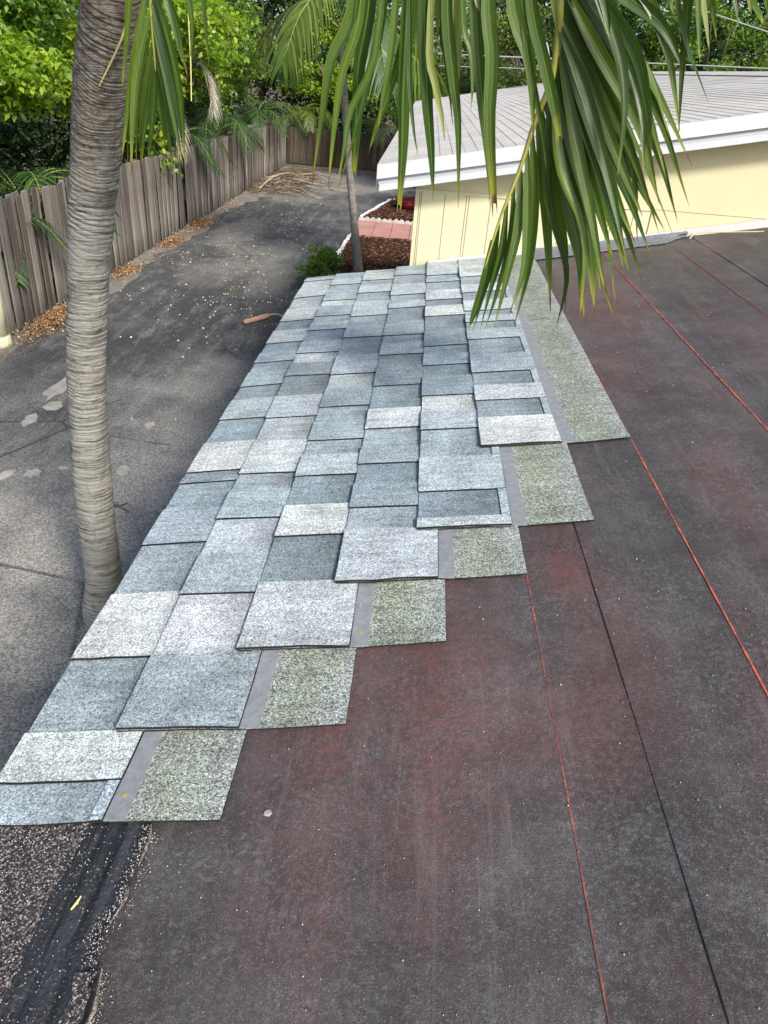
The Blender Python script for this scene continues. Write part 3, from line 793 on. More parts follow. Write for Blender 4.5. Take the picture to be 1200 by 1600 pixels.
# chalk lines snapped on the felt
def chalk(v, u0, u1, w, mat, n=.0078):
    k = max(2, int((u1 - u0) / .05)); r = random.Random(int(v * 1000))
    L = []; R2 = []
    for i in range(k + 1):
        u = u0 + (u1 - u0) * i / k; j = r.uniform(-.0003, .0003); q = w * r.uniform(.7, 1.2)
        L.append((u, v + j - q / 2)); R2.append((u, v + j + q / 2))
    strip_poly('chalk_line', L, R2, n, .0003, mat)
chalk(.766, YN, 1.2, .0020, M['chalk_dull'], -.0015)
chalk(1.0535, YN, 3.44, .0028, M['chalk'], .0002)
chalk(1.346, YN, 3.40, .0033, M['chalk'], .0008)
chalk(1.636, .5, 3.36, .0036, M['chalk_faint'], .0008)

# mastic flashing and the white metal edge where the roof meets the wing wall
V = []; Fc = []; nU = 60
for i in range(nU + 1):
    v = 1.02 + (1.74 - 1.02) * i / nU
    w = (.145 if v < 1.2 else .145 - .03 * (v - 1.2) / .4) * (1 if v < 1.62 else max(.12, 1 - (v - 1.62) / .13)) + random.uniform(-.003, .003)
    hh = .024 + random.uniform(-.002, .002)
    V += [RF(YF - w, v, .005), RF(YF - w * .97, v, .0065 + random.uniform(0, .0012)), RF(YF - w * .45, v, .010), RF(YF - .022, v, .016 + random.uniform(0, .001)), RF(YF - .010, v, hh)]
for i in range(nU):
    for j in range(4):
        a = i * 5 + j; Fc.append((a, a + 5, a + 6, a + 1))
mesh('flashing_mastic', V, Fc, M['mastic'], house)
m = MB()
m.hexa([RF(YF - .0085, .58, .0), RF(YF - .0085, VR, .0), RF(YF + .010, VR, .0), RF(YF + .010, .58, .0)], [RF(YF - .0085, .58, .022), RF(YF - .0085, VR, .044), RF(YF + .010, VR, .044), RF(YF + .010, .58, .022)])
m.build('flashing_edge', M['white_paint'], house)

# ------------------------------------------------------------------ yellow wing beyond
YW = 3.55; YR = 3.43; YB = 11.2
WB = Vector((2.8, 7.4, 0))
wing = thing('yellow_house', WB, 'pale yellow house wing with a low white-edged gable roof of grey shingles', 'house')
XE, ZR0, SL = .309, ZE + .530, .2005         # roof edge: x, top of the drip edge, slope
XR = 2.82
def zr(x): return ZR0 + SL * (x - XE) if x <= XR else ZR0 + SL * (2 * XR - XE - x)
XL, XRR = .478, 2 * XR - .478
def zwall(x): return zr(x) - .055
m = MB()
# gable wall as a slab; upper smooth part stands a little proud of the boards
ZT = ZE + .430
m.prism([(XL, YW + .004, ZT + .004), (XRR, YW + .004, ZT + .004), (XRR, YW + .004, zwall(XRR)), (XR, YW + .004, zwall(XR)), (XL, YW + .004, zwall(XL))], (0, .12, 0))
m.build('gable_wall', M['yellow_wall'], wing)
m = MB(); m.box((1.535, YW + .004, 0), (XRR, YW + .124, ZT + .002)); m.build('plain_wall', M['yellow_wall'], wing)
m = MB(); m.box((XL + .006, YW + .0105, 0), (1.533, YW + .124, ZT)); m.build('backing_wall', M['yellow_wall'], wing)
m = MB(); m.box((XL, YW + .13, 0), (XL + .12, YB - .25, zwall(XL) - .004)); m.box((XRR - .12, YW + .13, 0), (XRR, YB - .25, zwall(XRR) - .004)); m.build('side_wall', M['yellow_wall'], wing)
m = MB(); m.prism([(XL + .125, YB - .37, 0), (XRR - .125, YB - .37, 0), (XRR - .125, YB - .37, zwall(XRR)), (XR, YB - .37, zwall(XR)), (XL + .125, YB - .37, zwall(XL))], (0, .12, 0)); m.build('back_wall', M['yellow_wall'], wing)
# grooved boards: wide board, narrow board
edges = [XL, .498, .506, .612, .708, .720, .818, .923, .936, 1.032, 1.138, 1.150, 1.246, 1.352, 1.364, 1.456, 1.529]
for a, b_ in zip(edges[:-1], edges[1:]):
    m = MB(); g = .0016
    m.hexa([(a + g, YW + .003, 0), (b_ - g, YW + .003, 0), (b_ - .0002, YW + .010, 0), (a + .0002, YW + .010, 0)], [(a + g, YW + .003, ZT - .002), (b_ - g, YW + .003, ZT - .002), (b_ - .0002, YW + .010, ZT - .002), (a + .0002, YW + .010, ZT - .002)])
    m.build('wall_board', M['yellow_board'], wing)
m = MB(); m.box((XL, YW - .002, ZT - .0035), (1.533, YW + .020, ZT + .0075)); m.build('trim_strip', M['yellow_board'], wing)
# roof deck, rake drip edge, fascia board, eave fascia
m = MB()
for sgn in (0, 1):
    P = [(XE + .01, YR + .012, zr(XE) - .05), (XR, YR + .012, zr(XR) - .05), (XR, YB, zr(XR) - .05), (XE + .01, YB, zr(XE) - .05)]
    Q = [(p[0], p[1], p[2] + .046) for p in P]
    if sgn: P = [(2 * XR - p[0], p[1], p[2]) for p in P][::-1]; Q = [(p[0], p[1], p[2]) for p in [(2 * XR - q[0], q[1], q[2]) for q in Q][::-1]]
    m.hexa(P, Q)
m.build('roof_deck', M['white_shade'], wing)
def rake(y0, y1, d0, d1, name, mat, x0=XE):
    for mir in (0, 1):
        m = MB()
        P = [(x0, y0, zr(x0) - d1), (XR - .0005, y0, zr(XR) - d1), (XR - .0005, y1, zr(XR) - d1), (x0, y1, zr(x0) - d1)]
        Q = [(p[0], p[1], p[2] + d1 - d0) for p in P]
        if mir: P = [(2 * XR - p[0], p[1], p[2]) for p in P][::-1]; Q = [(2 * XR - p[0], p[1], p[2]) for p in Q][::-1]
        m.hexa(P, Q); m.build(name, mat, wing)
rake(YR - .016, YR + .010, -.004, .052, 'rake_edge', M['white_paint'])
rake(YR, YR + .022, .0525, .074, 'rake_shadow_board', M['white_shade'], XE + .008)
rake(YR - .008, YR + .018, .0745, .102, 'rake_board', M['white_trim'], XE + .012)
m = MB(); m.box((XE - .004, YR + .024, zr(XE) - .105), (XE + .020, YB, zr(XE) - .006)); m.build('eave_fascia', M['white_paint'], wing)
# shingle courses: overlapping strips with stepped butts
sl_len = (XR - XE) / math.cos(math.atan(SL)); ca, sa = math.cos(math.atan(SL)), math.sin(math.atan(SL))
def WP(s, n, y): return Vector((XE + s * ca - n * sa, y, ZR0 + s * sa + n * ca))
PC = .0535; nc = int(sl_len / PC)
for side in (0, 1):
    for i in range(nc):
        s0, s1 = i * PC, min(sl_len, (i + 1) * PC + .008)
        ny = 12; r = random.Random(i + 99 * side); V = []; Fc = []
        for j in range(ny + 1):
            y = YR + .014 + (YB - YR - .02) * j / ny; w = r.uniform(-.0009, .0009)
            V += [WP(s0, -.002, y), WP(s0 + w, .0044 + w, y), WP(s1, .0022, y)]
        for j in range(ny):
            a = j * 3; Fc += [(a, a + 1, a + 4, a + 3), (a + 1, a + 2, a + 5, a + 4)]
        Fc += [(0, 2, 1), (ny * 3, ny * 3 + 1, ny * 3 + 2)]
        if side: V = [Vector((2 * XR - v.x, v.y, v.z)) for v in V]; Fc = [tuple(reversed(f)) for f in Fc]
        o = mesh('shingle_course', V, Fc, M['pale_roof'], wing)
m = MB(); m.hexa([(XR - .12, YR + .012, zr(XR - .12) + .010), (XR + .12, YR + .012, zr(XR - .12) + .010), (XR + .12, YB - .006, zr(XR - .12) + .010), (XR - .12, YB - .006, zr(XR - .12) + .010)],
                 [(XR - .01, YR + .012, zr(XR) + .018), (XR + .01, YR + .012, zr(XR) + .018), (XR + .01, YB - .006, zr(XR) + .018), (XR - .01, YB - .006, zr(XR) + .018)]); m.build('ridge_cap', M['pale_roof'], wing)
# dish at the back of the roof
DX, DY = 1.90, 10.6; DZ = zr(DX)
dish = thing('satellite_dish', (DX, DY, DZ), 'small white satellite dish on the back edge of the pale roof', 'satellite dish')
m = MB(); m.tube([(DX, DY, DZ - .02), (DX, DY, DZ + .16), (DX - .03, DY, DZ + .20)], .016, 8); m.build('mast', M['metal'], dish, True)
m = MB(); V = []; Fc = []; nr, na = 6, 20
ax = Vector((.93, -.25, .30)).normalized(); s1 = ax.cross(Vector((0, 0, 1))).normalized(); s2 = s1.cross(ax)
for side in (0, 1):
    b0 = len(V)
    for i in range(nr + 1):
        for j in range(na):
            rr = .165 * i / nr; V.append(Vector((DX - .05, DY, DZ + .27)) + s1 * rr * .9 * math.cos(6.2832 * j / na) + s2 * rr * math.sin(6.2832 * j / na) + ax * (1.3 * rr * rr - .006 * side))
    for i in range(nr):
        for j in range(na):
            q = (b0 + i * na + j, b0 + i * na + (j + 1) % na, b0 + (i + 1) * na + (j + 1) % na, b0 + (i + 1) * na + j); Fc.append(q if not side else q[::-1])
mesh('reflector', V, Fc, M['white_paint'], dish, True)
m = MB(); p0 = Vector((DX - .05, DY, DZ + .13)); p1 = Vector((DX + .17, DY - .05, DZ + .27)); m.tube([p0, (p0 + p1) / 2 - Vector((0, 0, .01)), p1], .008, 6); m.build('arm', M['metal'], dish)
m = MB(); m.tube([p1 - ax * .01, p1 + Vector((-.04, .01, .035))], [.022, .032], 10); m.build('feed_horn', M['white_paint'], dish)
# ------------------------------------------------------------------ fences
plank_me = []
for k in range(5):
    r = random.Random(k); m = MB(); w = .128 + .008 * r.random(); nz = 7; t_ = .018; V = []; Fc = []
    for i in range(nz + 1):
        z = i / nz; bx = .008 * math.sin(z * 2.5 + k) * (k % 2); dy = r.uniform(-.002, .002)
        V += [(t_ + bx, -w / 2 + dy, z), (t_ + bx, w / 2 + dy, z), (bx, w / 2 + dy, z), (bx, -w / 2 + dy, z)]
    V[-4] = (V[-4][0], V[-4][1] + .006, V[-4][2] - .008)
    for i in range(nz):
        for j in range(4): Fc.append((i * 4 + j, i * 4 + (j + 1) % 4, i * 4 + 4 + (j + 1) % 4, i * 4 + 4 + j))
    Fc += [(3, 2, 1, 0), (nz * 4, nz * 4 + 1, nz * 4 + 2, nz * 4 + 3)]
    me = bpy.data.meshes.new('plank'); me.from_pydata(V, [], Fc); me.materials.append(M['fence']); me.update(); plank_me.append(me)
def fence(base, label, y_or_x, along, top, face, group='weathered plank fences'):
    t = thing('wooden_fence', base, label, 'fence', group)
    return t
FX = -4.42
lf = thing('wooden_fence', (FX, 6.2, 0), 'long weathered grey plank fence running down the left side of the driveway', 'fence')
y = 6.2; i = 0
r = random.Random(21)
shaded_me = []
for me in plank_me:
    q = me.copy(); q.materials[0] = M['fence_shaded']; q.name = 'plank'; shaded_me.append(q)
while y < 28.2:
    gap = .0
    if 16.2 < y < 16.35: y += .09
    setb = -.035 if 9.55 < y < 10.15 else 0
    set2 = -.05 if y < 16.3 else .015
    H = 1.56 - .009 * (y - 9) + r.uniform(-.018, .014)
    if r.random() < .06: H -= r.uniform(.02, .07)
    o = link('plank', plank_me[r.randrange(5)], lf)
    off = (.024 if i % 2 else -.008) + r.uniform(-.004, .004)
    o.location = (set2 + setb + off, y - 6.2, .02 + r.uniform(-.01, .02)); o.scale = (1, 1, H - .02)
    o.rotation_euler = (r.uniform(-.016, .016), r.uniform(-.012, .012), r.uniform(-.09, .09))
    y += .118 + r.uniform(-.004, .006) + (.012 if r.random() < .12 else 0); i += 1
for z in (.35, .95, 1.38):
    m = MB(); m.box((FX - .160, 6.15, z), (FX - .112, 28.2, z + .085)); m.build('rail', M['fence'], lf)
for k in range(10):
    yy_ = 6.8 + k * 2.4; m = MB(); m.box((FX - .26, yy_, 0), (FX - .164, yy_ + .09, 1.50)); m.build('post', M['fence'], lf)
bf = thing('wooden_fence', (-4.4, 28.9, 0), 'plank fence across the far end of the driveway, its colour darkened for shade', 'fence')
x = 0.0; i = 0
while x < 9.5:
    o = link('plank', shaded_me[r.randrange(5)], bf)
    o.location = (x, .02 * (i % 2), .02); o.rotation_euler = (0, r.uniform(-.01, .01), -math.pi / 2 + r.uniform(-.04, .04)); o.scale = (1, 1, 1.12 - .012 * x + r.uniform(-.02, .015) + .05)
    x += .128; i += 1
for z in (.3, .9):
    m = MB(); m.box((-4.4, 28.945, z), (5.1, 28.98, z + .085)); m.build('rail', M['fence'], bf)
# cream post at the fence
t = thing('utility_post', (-4.40, 8.36, 0), 'cream plastic utility post standing in front of the fence at the left edge', 'post')
m = MB(); m.tube([(-4.40, 8.36, .13), (-4.395, 8.36, .74), (-4.395, 8.36, .775)], [.118, .112, .095], 20); m.build('post_body', M['pvc'], t, True)
m = MB(); m.tube([(-4.40, 8.36, 0), (-4.40, 8.36, .03), (-4.40, 8.36, .12), (-4.40, 8.36, .135)], [.132, .136, .134, .120], 20); m.build('collar', M['pvc'], t, True)

# ------------------------------------------------------------------ leaf clouds
def leaves(name, C, size, mat, parent=None, up=.5, aspect=.55, seed=0, fold=.18):
    """diamond leaves with a slight fold"""
    g = np.random.default_rng(seed); N = len(C); C = np.asarray(C)
    nrm = g.normal(size=(N, 3)); nrm /= np.linalg.norm(nrm, axis=1, keepdims=True); nrm[:, 2] = np.abs(nrm[:, 2]) * (1 - up) + up
    nrm[:, 1] -= .25; nrm /= np.linalg.norm(nrm, axis=1, keepdims=True)
    d = np.cross(nrm, g.normal(size=(N, 3))); d /= np.linalg.norm(d, axis=1, keepdims=True)
    s = np.cross(nrm, d)
    L = (size * g.uniform(.6, 1.25, size=(N, 1)))
    V = np.empty((N, 4, 3))
    V[:, 0] = C; V[:, 1] = C + d * L * .45 + s * L * aspect * .5 + nrm * L * fold * .5
    V[:, 2] = C + d * L - nrm * L * .12; V[:, 3] = C + d * L * .45 - s * L * aspect * .5 + nrm * L * fold * .5
    Fq = np.arange(N * 4).reshape(N, 4)
    return bulk(name, V.reshape(-1, 3), Fq, mat, parent)
def clumps(center, radii, K, per, cr, seed, lower=.15, shell=.55):
    """leaf positions gathered in clumps through an uneven crown"""
    g = np.random.default_rng(seed); c = np.asarray(center, float); R3 = np.asarray(radii, float)
    d = g.normal(size=(K, 3)); d /= np.linalg.norm(d, axis=1, keepdims=True)
    d[:, 2] = np.where(d[:, 2] < 0, d[:, 2] * (1 - lower), d[:, 2])
    rad = g.uniform(shell, 1.0, size=(K, 1)) ** .7 * g.uniform(.82, 1.1, size=(K, 1))
    cc = c + d * rad * R3
    out = []
    for q in cc:
        n = int(per * g.uniform(.5, 1.4)); p = g.normal(size=(n, 3)); p /= np.linalg.norm(p, axis=1, keepdims=True)
        p *= (g.uniform(0, 1, size=(n, 1)) ** .45) * cr * g.uniform(.6, 1.3) * np.array((1, 1, .62)); out.append(q + p)
    return cc, np.concatenate(out)
def tree(name, label, cat, base, center, radii, K, per, cr, leaf, mat, seed, group=None, trunk_r=.12, up=.45, aspect=.55):
    t = thing(name, base, label, cat, group)
    cc, P = clumps(center, radii, K, per, cr, seed)
    m = MB(); b = Vector(base); c = Vector(center); r = random.Random(seed)
    mid = b.lerp(c, .55) + Vector((r.uniform(-.2, .2), r.uniform(-.2, .2), 0))
    m.tube(spline([b, b.lerp(mid, .5) + Vector((r.uniform(-.1, .1), 0, 0)), mid, c], 9), [trunk_r * (1.15 - .085 * i) for i in range(9)], 8)
    for q in list(cc)[::max(1, len(cc) // 14)]:
        q = Vector(q); s_ = b.lerp(c, r.uniform(.45, .9)); m.tube(spline([s_, s_.lerp(q, .5) + Vector((0, 0, .12)), q], 5), [trunk_r * .45, trunk_r * .36, trunk_r * .26, trunk_r * .16, trunk_r * .06], 5)
    m.build('trunk', M['trunk'], t, True)
    leaves('crown', P, leaf, mat, t, up, aspect, seed)
    return t
# left hedge behind the fence: near trees with big bright leaves
tree('hedge_tree', 'bright green broadleaf tree leaning over the fence at the left edge of the picture', 'tree', (-6.6, 10.6, 0), (-5.75, 10.6, 2.75), (1.25, 1.7, .62), 90, 170, .30, .11, M['leaf_bright'], 31, 'broadleaf trees behind the left fence', .12)
tree('hedge_tree', 'tall leafy tree behind the left fence, seen left of the palm trunk near the top', 'tree', (-7.6, 13.5, 0), (-6.9, 13.2, 3.9), (1.9, 2.0, 1.2), 80, 150, .36, .12, M['leaf_mid'], 32, 'broadleaf trees behind the left fence', .14)
spray_tree = tree('hedge_tree', 'bright leafy tree just right of the palm trunk, its twigs hanging over the fence', 'tree', (-5.9, 15.0, 0), (-5.3, 15.2, 2.75), (1.15, 1.7, 1.3), 75, 150, .34, .115, M['leaf_bright'], 33, 'broadleaf trees behind the left fence', .10)
tree('hedge_tree', 'leafy tree with sunlit light green sprays between the palm trunk and the hanging leaflets', 'tree', (-6.0, 19.0, 0), (-5.2, 18.6, 3.5), (1.5, 1.9, 1.1), 80, 160, .36, .115, M['leaf_bright'], 34, 'broadleaf trees behind the left fence', .12)
tree('hedge_tree', 'rounded bright green tree above the corner where the two fences meet', 'tree', (-3.4, 31.5, 0), (-3.3, 31.0, 3.0), (1.9, 1.5, 1.6), 100, 190, .40, .13, M['leaf_bright'], 35, 'broadleaf trees behind the left fence', .14)
tree('hedge_tree', 'mid green tree behind the far fence, right of the thin palm trunk', 'tree', (-.6, 31.8, 0), (-.6, 31.4, 2.7), (1.9, 1.3, 1.5), 85, 170, .40, .13, M['leaf_mid'], 36, 'broadleaf trees behind the left fence', .13)
tree('hedge_tree', 'dark tree mass behind the left fence, far up the driveway', 'tree', (-6.8, 23.5, 0), (-6.0, 23.5, 3.3), (1.7, 2.6, 1.9), 90, 170, .42, .13, M['leaf_mid'], 37, 'broadleaf trees behind the left fence', .16)
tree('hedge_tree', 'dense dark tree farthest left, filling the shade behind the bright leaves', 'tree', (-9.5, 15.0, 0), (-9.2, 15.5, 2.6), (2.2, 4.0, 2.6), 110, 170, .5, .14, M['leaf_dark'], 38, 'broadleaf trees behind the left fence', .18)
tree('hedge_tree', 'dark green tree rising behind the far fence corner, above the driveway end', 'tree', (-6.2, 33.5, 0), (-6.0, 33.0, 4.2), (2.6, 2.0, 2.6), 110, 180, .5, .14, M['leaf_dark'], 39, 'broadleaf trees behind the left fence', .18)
def spray(t, pts, n, r0, size, seed):
    # a twig with leaves strung along it
    S = spline(pts, 14); m = MB(); m.tube(S, [.012 - .0007 * i for i in range(14)], 5); o = m.build('branch', M['trunk'], t, True)
    gg = np.random.default_rng(seed); C = []
    for k in range(n):
        q = S[gg.integers(1, 14)]; C.append(np.array(q) + gg.normal(size=3) * r0 * np.array((1, 1, .7)))
    leaves('spray', np.array(C), size, M['leaf_bright'], o, .35, .6, seed)['kind'] = 'stuff'
SP = spray_tree
spray(SP, [at(215, 150, 15.4), at(236, 190, 15.2), at(255, 225, 15.1), at(268, 268, 15.05)], 150, .10, .12, 201)
spray(SP, [at(205, 150, 15.6), at(222, 200, 15.4), at(232, 240, 15.3)], 110, .11, .12, 202)
spray(SP, [at(300, 10, 15.0), at(335, 55, 14.6), at(355, 85, 14.4), at(372, 105, 14.3)], 200, .14, .12, 203)
spray(SP, [at(300, 20, 15.6), at(345, 25, 15.2), at(390, 60, 15.0)], 160, .16, .12, 204)
# right: trees beyond the wing's roof
spec = [(3.2, 22.5, 3.2, 2.3, 1.6, 2.2, 'leaf_olive', 'olive green fine-leaved tree behind the roof ridge, right of the big frond'),
        (7.6, 22.0, 3.4, 2.6, 1.8, 2.6, 'leaf_mid', 'bushy mid green tree beyond the roof at the top right corner'),
        (10.8, 21.0, 3.2, 2.4, 1.8, 2.6, 'leaf_dark', 'dark tree cut off by the right edge of the picture, beyond the roof'),
        (.9, 25.5, 3.2, 2.0, 1.6, 2.2, 'leaf_mid', 'leafy tree behind the back of the pale roof, left of the satellite dish'),
        (5.4, 24.5, 3.4, 2.2, 1.6, 2.6, 'leaf_dark', 'dark tree behind the power cables above the roof ridge'),
        (2.6, 19.5, 2.1, 1.5, 1.1, 1.3, 'leaf_olive', 'low olive green shrub-like tree directly behind the satellite dish')]
for i, (x, y, z, rx, ry, rz, mt, lb) in enumerate(spec):
    tree('broadleaf_tree', lb, 'tree', (x, y, 0), (x, y, z), (rx, ry, rz), 120, 220, .36, .085, M[mt], 60 + i, 'trees beyond the pale roof', .15)
# far-off wood closing the view
g = np.random.default_rng(5); Cs = []
for k in range(420):
    x = g.uniform(-24, 32); z = g.uniform(.1, 1) ** .8 * (8.0 + 1.5 * math.sin(x * .7) + max(0, x) * .25 + g.uniform(-1, 1)); y = g.uniform(36, 42)
    n = 150; p = g.normal(size=(n, 3)) * np.array((.75, .6, .5)); Cs.append(np.array((x, y, z)) + p)
for k in range(260):
    x, y, z = g.uniform(2, 22), g.uniform(28, 35), g.uniform(.2, 1) * 11.5
    n = 150; p = g.normal(size=(n, 3)) * np.array((.75, .6, .55)); Cs.append(np.array((x, y, z)) + p)
for k in range(110):
    x = g.uniform(-17, -11); z = g.uniform(.2, 6.5); y = g.uniform(8, 36)
    n = 130; p = g.normal(size=(n, 3)) * np.array((.7, .8, .5)); Cs.append(np.array((x, y, z)) + p)
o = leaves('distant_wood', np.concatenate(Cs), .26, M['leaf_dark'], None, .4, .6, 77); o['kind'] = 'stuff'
Cs = []
for k in range(330):
    if k < 220:
        y, z = g.uniform(7.5, 29.5), g.uniform(.1, 1.9); x = g.uniform(-9.0, -6.1 if y < 13 else -5.2)
    else: x, y, z = g.uniform(-6.5, 5), g.uniform(30.0, 34), g.uniform(.1, 2.2)
    n = 120; p = g.normal(size=(n, 3)) * np.array((.32, .38, .28)); p[:, 0] = np.minimum(p[:, 0], -4.75 - x) if k < 220 else p[:, 0]; p[:, 1] = np.maximum(p[:, 1], 29.2 - y) if k >= 220 else p[:, 1]
    Cs.append(np.array((x, y, z)) + p)
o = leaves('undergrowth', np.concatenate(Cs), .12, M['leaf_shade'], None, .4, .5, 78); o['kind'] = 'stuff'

# ------------------------------------------------------------------ palms
def frond_geo(pts, n, length, width, droop, seed, fan=.9, side_dir=None, tip=.35):
    """V, F, attr of a whole background frond with both rows of leaflets"""
    r = random.Random(seed); S = spline(pts, n); V = []; Fc = []; A = []
    for i in range(2, n):
        f = i / (n - 1); p = S[i]; d = (S[min(i + 1, n - 1)] - S[i - 1]).normalized()
        side = d.cross(Vector((0, 0, 1)));
        if side.length < .15: side = Vector((1, 0, 0))
        side.normalize(); upv = side.cross(d).normalized()
        L = length * (math.sin(math.pi * (.12 + .80 * f)) * .9 + .12) * r.uniform(.85, 1.1)
        for sg in (-1, 1):
            dr = (side * sg * fan + d * (.55 + .5 * f) + upv * .18 + Vector((r.uniform(-.08, .08), r.uniform(-.08, .08), r.uniform(-.05, .05)))).normalized()
            w = width * r.uniform(.8, 1.15); seg = 4; b = len(V); wd = d * w * .5
            wdir = (d - dr * d.dot(dr)).normalized() * w * .5
            for s in range(seg + 1):
                t = s / seg; q = p + dr * L * t - Vector((0, 0, 1)) * droop * L * t * t
                ww = wdir * (.55 + 1.2 * t if t < .35 else max(.02, 1.0 * (1 - t) / .65 + .0))
                V += [q - ww, q + ww]; A += [t * .9, t * .9]
            for s in range(seg): Fc.append((b + 2 * s, b + 2 * s + 1, b + 2 * s + 3, b + 2 * s + 2))
    return S, V, Fc, A
def add_frond(parent, pts, n, length, width, droop, seed, mat, rmat='rachis', rr=.012, fan=.9, name='frond'):
    S, V, Fc, A = frond_geo(pts, n, length, width, droop, seed, fan)
    o = bulk(name, [tuple(v) for v in V], Fc, M[mat], parent, A)
    m = MB(); k = len(S); m.tube(S[::2], [rr * (1 - .8 * i / (len(S[::2]) - 1)) for i in range(len(S[::2]))], 6); m.build('rachis', M[rmat], o, True)
    # rachis verts were stored relative to the frond's parent chain
    return o
def areca(base, h, nf, seed, label, L=1.3, mat='areca', group='feathery palms behind the fences', lean=(0, 0)):
    t = thing('feather_palm', base, label, 'palm', group); r = random.Random(seed); b = Vector(base); top = b + Vector((lean[0], lean[1], h))
    m = MB()
    for k in range(3):
        q = b + Vector((r.uniform(-.15, .15), r.uniform(-.15, .15), 0)); m.tube(spline([q, q.lerp(top, .5) + Vector((r.uniform(-.1, .1), 0, 0)), top + Vector((r.uniform(-.12, .12), r.uniform(-.12, .12), 0))], 6), [.045, .04, .038, .035, .03, .028], 7)
    m.build('trunk', M['trunk'], t, True)
    for k in range(nf):
        a = 6.2832 * k / nf + r.uniform(-.3, .3); e = r.uniform(.25, 1.0); l = L * r.uniform(.8, 1.15)
        d = Vector((math.cos(a), math.sin(a), 0))
        pts = [top, top + d * l * .30 + Vector((0, 0, l * .45 * e)), top + d * l * .72 + Vector((0, 0, l * (.50 * e - .05))), top + d * l * 1.1 + Vector((0, 0, l * (.30 * e - .35)))]
        add_frond(t, pts, 32, l * .44, .036, .45, seed * 31 + k, mat)
    return t
areca((-5.35, 11.4, 0), 1.05, 9, 3, 'dark feathery palm in deep shade behind the fence, left of the palm trunk', 1.15)
areca((-5.2, 9.7, 0), .75, 7, 4, 'low feathery palm behind the fence at the left edge, fronds in the shade', 1.0)
areca((-5.0, 17.4, 0), 1.2, 9, 5, 'feathery palm drooping over the fence where the planks are split by a dark gap', 1.15)
areca((-4.85, 20.6, 0), 1.4, 9, 6, 'dark feathery palm over the middle of the left fence', 1.2)
areca((-4.8, 25.2, 0), 1.5, 9, 7, 'feathery palm overhanging the far part of the left fence', 1.3)
areca((-4.1, 29.7, 0), 1.35, 9, 8, 'light green feathery palm arching over the corner of the fences', 1.25, 'areca_lit')
areca((-1.4, 29.6, 0), 1.25, 8, 9, 'feathery palm peeping over the far fence beside the pale roof', 1.2)
areca((1.2, 24.0, 0), 2.6, 10, 10, 'yellow-green feathery palm behind the left corner of the pale roof', 1.6, 'areca_lit')
# hanging dead fronds, grey
def dead(base, pts, seed, label, mat='grey_dead', L=.45):
    t = thing('dead_frond', base, label, 'dead frond', 'grey dead fronds hanging in the hedge')
    add_frond(t, pts, 22, L, .022, .8, seed, mat, 'boot', .014, .5)
dead((-6.6, 9.55, 2.35), [(-6.6, 9.55, 3.25), (-6.45, 9.5, 3.35), (-6.25, 9.45, 3.15), (-6.2, 9.4, 2.75)], 2, 'pale grey dead frond hanging among leaves at the left edge of the picture')
dead((-4.6, 15.6, 1.4), [(-4.75, 15.8, 2.5), (-4.5, 15.7, 2.45), (-4.28, 15.6, 2.05), (-4.22, 15.55, 1.55)], 3, 'grey dead frond hanging over the fence by the split planks')
dead((-4.55, 18.4, 2.0), [(-4.75, 18.4, 3.0), (-4.5, 18.3, 3.0), (-4.3, 18.25, 2.6), (-4.25, 18.2, 2.1)], 4, 'grey dead frond hanging in the dark gap above the left fence')
# palm with the thin grey trunk near the bed
t = thing('thin_palm', (-.50, 13.4, 0), 'slender palm with a thin grey trunk at the near mulch bed', 'palm', None)
S = spline([(-.50, 13.4, 0), (-.575, 13.4, .55), (-.645, 13.4, 1.06), (-.75, 13.4, 1.75), (-.84, 13.4, 2.5), (-.91, 13.4, 3.1), (-.945, 13.4, 3.6)], 40)
m = MB(); m.tube(S, [(.096 - .03 * min(1, i / 10) - .012 * i / 40) * (1 + (.05 if i % 2 else 0)) for i in range(40)], 12); m.build('trunk', M['thin_trunk'], t, True)
top = Vector((-.945, 13.4, 3.66))
for k, (a, l, e, mt) in enumerate(((3.05, 1.35, .38, 'areca_lit'), (4.2, 1.3, .6, 'areca_lit'), (.1, 1.8, .15, 'areca_lit'), (-.5, 1.9, .0, 'areca_lit'), (5.2, 1.6, .6, 'areca'), (1.3, 1.7, .5, 'areca'), (2.2, 1.7, .6, 'areca'), (.7, 1.7, .1, 'areca_lit'))):
    d = Vector((math.cos(a), math.sin(a), 0)); b0 = top + d * .05 - Vector((0, 0, .25 if e < .3 else 0))
    pts = [b0, b0 + d * l * .35 + Vector((0, 0, l * (.10 + .35 * e))), b0 + d * l * .75 + Vector((0, 0, l * (.30 * e - .10))), b0 + d * l * 1.05 + Vector((0, 0, l * (.2 * e - .50)))]
    add_frond(t, pts, 40, .62, .05, .95, 300 + k, mt)

# ---- the big ringed palm beside the roof
def pa(px, py, Y): return at(px, py, Y)
palm = thing('palm_tree', (-1.30, 3.46, 0), 'big palm with a thick ringed grey trunk standing beside the roof edge', 'palm')
C_ = [pa(170, 1010, 3.44), pa(161, 900, 3.43), pa(147, 780, 3.42), pa(137.5, 650, 3.40), pa(135, 520, 3.36), pa(140, 400, 3.30), pa(148.5, 250, 3.20), pa(160, 120, 3.08), pa(176, 0, 2.95)]
C_[0].z = max(C_[0].z, .25)
base = Vector((C_[0].x - .0, 3.46, -.02))
wpx = [58, 54, 57, 56, 58, 63, 73, 84, 93]
rad = [ (w / FPX) * (p - CAM).dot(_f) / 2 for w, p in zip(wpx, C_)]
pts = [base] + C_ + [C_[-1] + (C_[-1] - C_[-2]) * 1.0 + Vector((.02, -.03, .10)), C_[-1] + (C_[-1] - C_[-2]) * 1.9 + Vector((.10, -.10, .22))]
rd = [rad[0] * 1.12] + rad + [rad[-1] * .95, rad[-1] * .70]
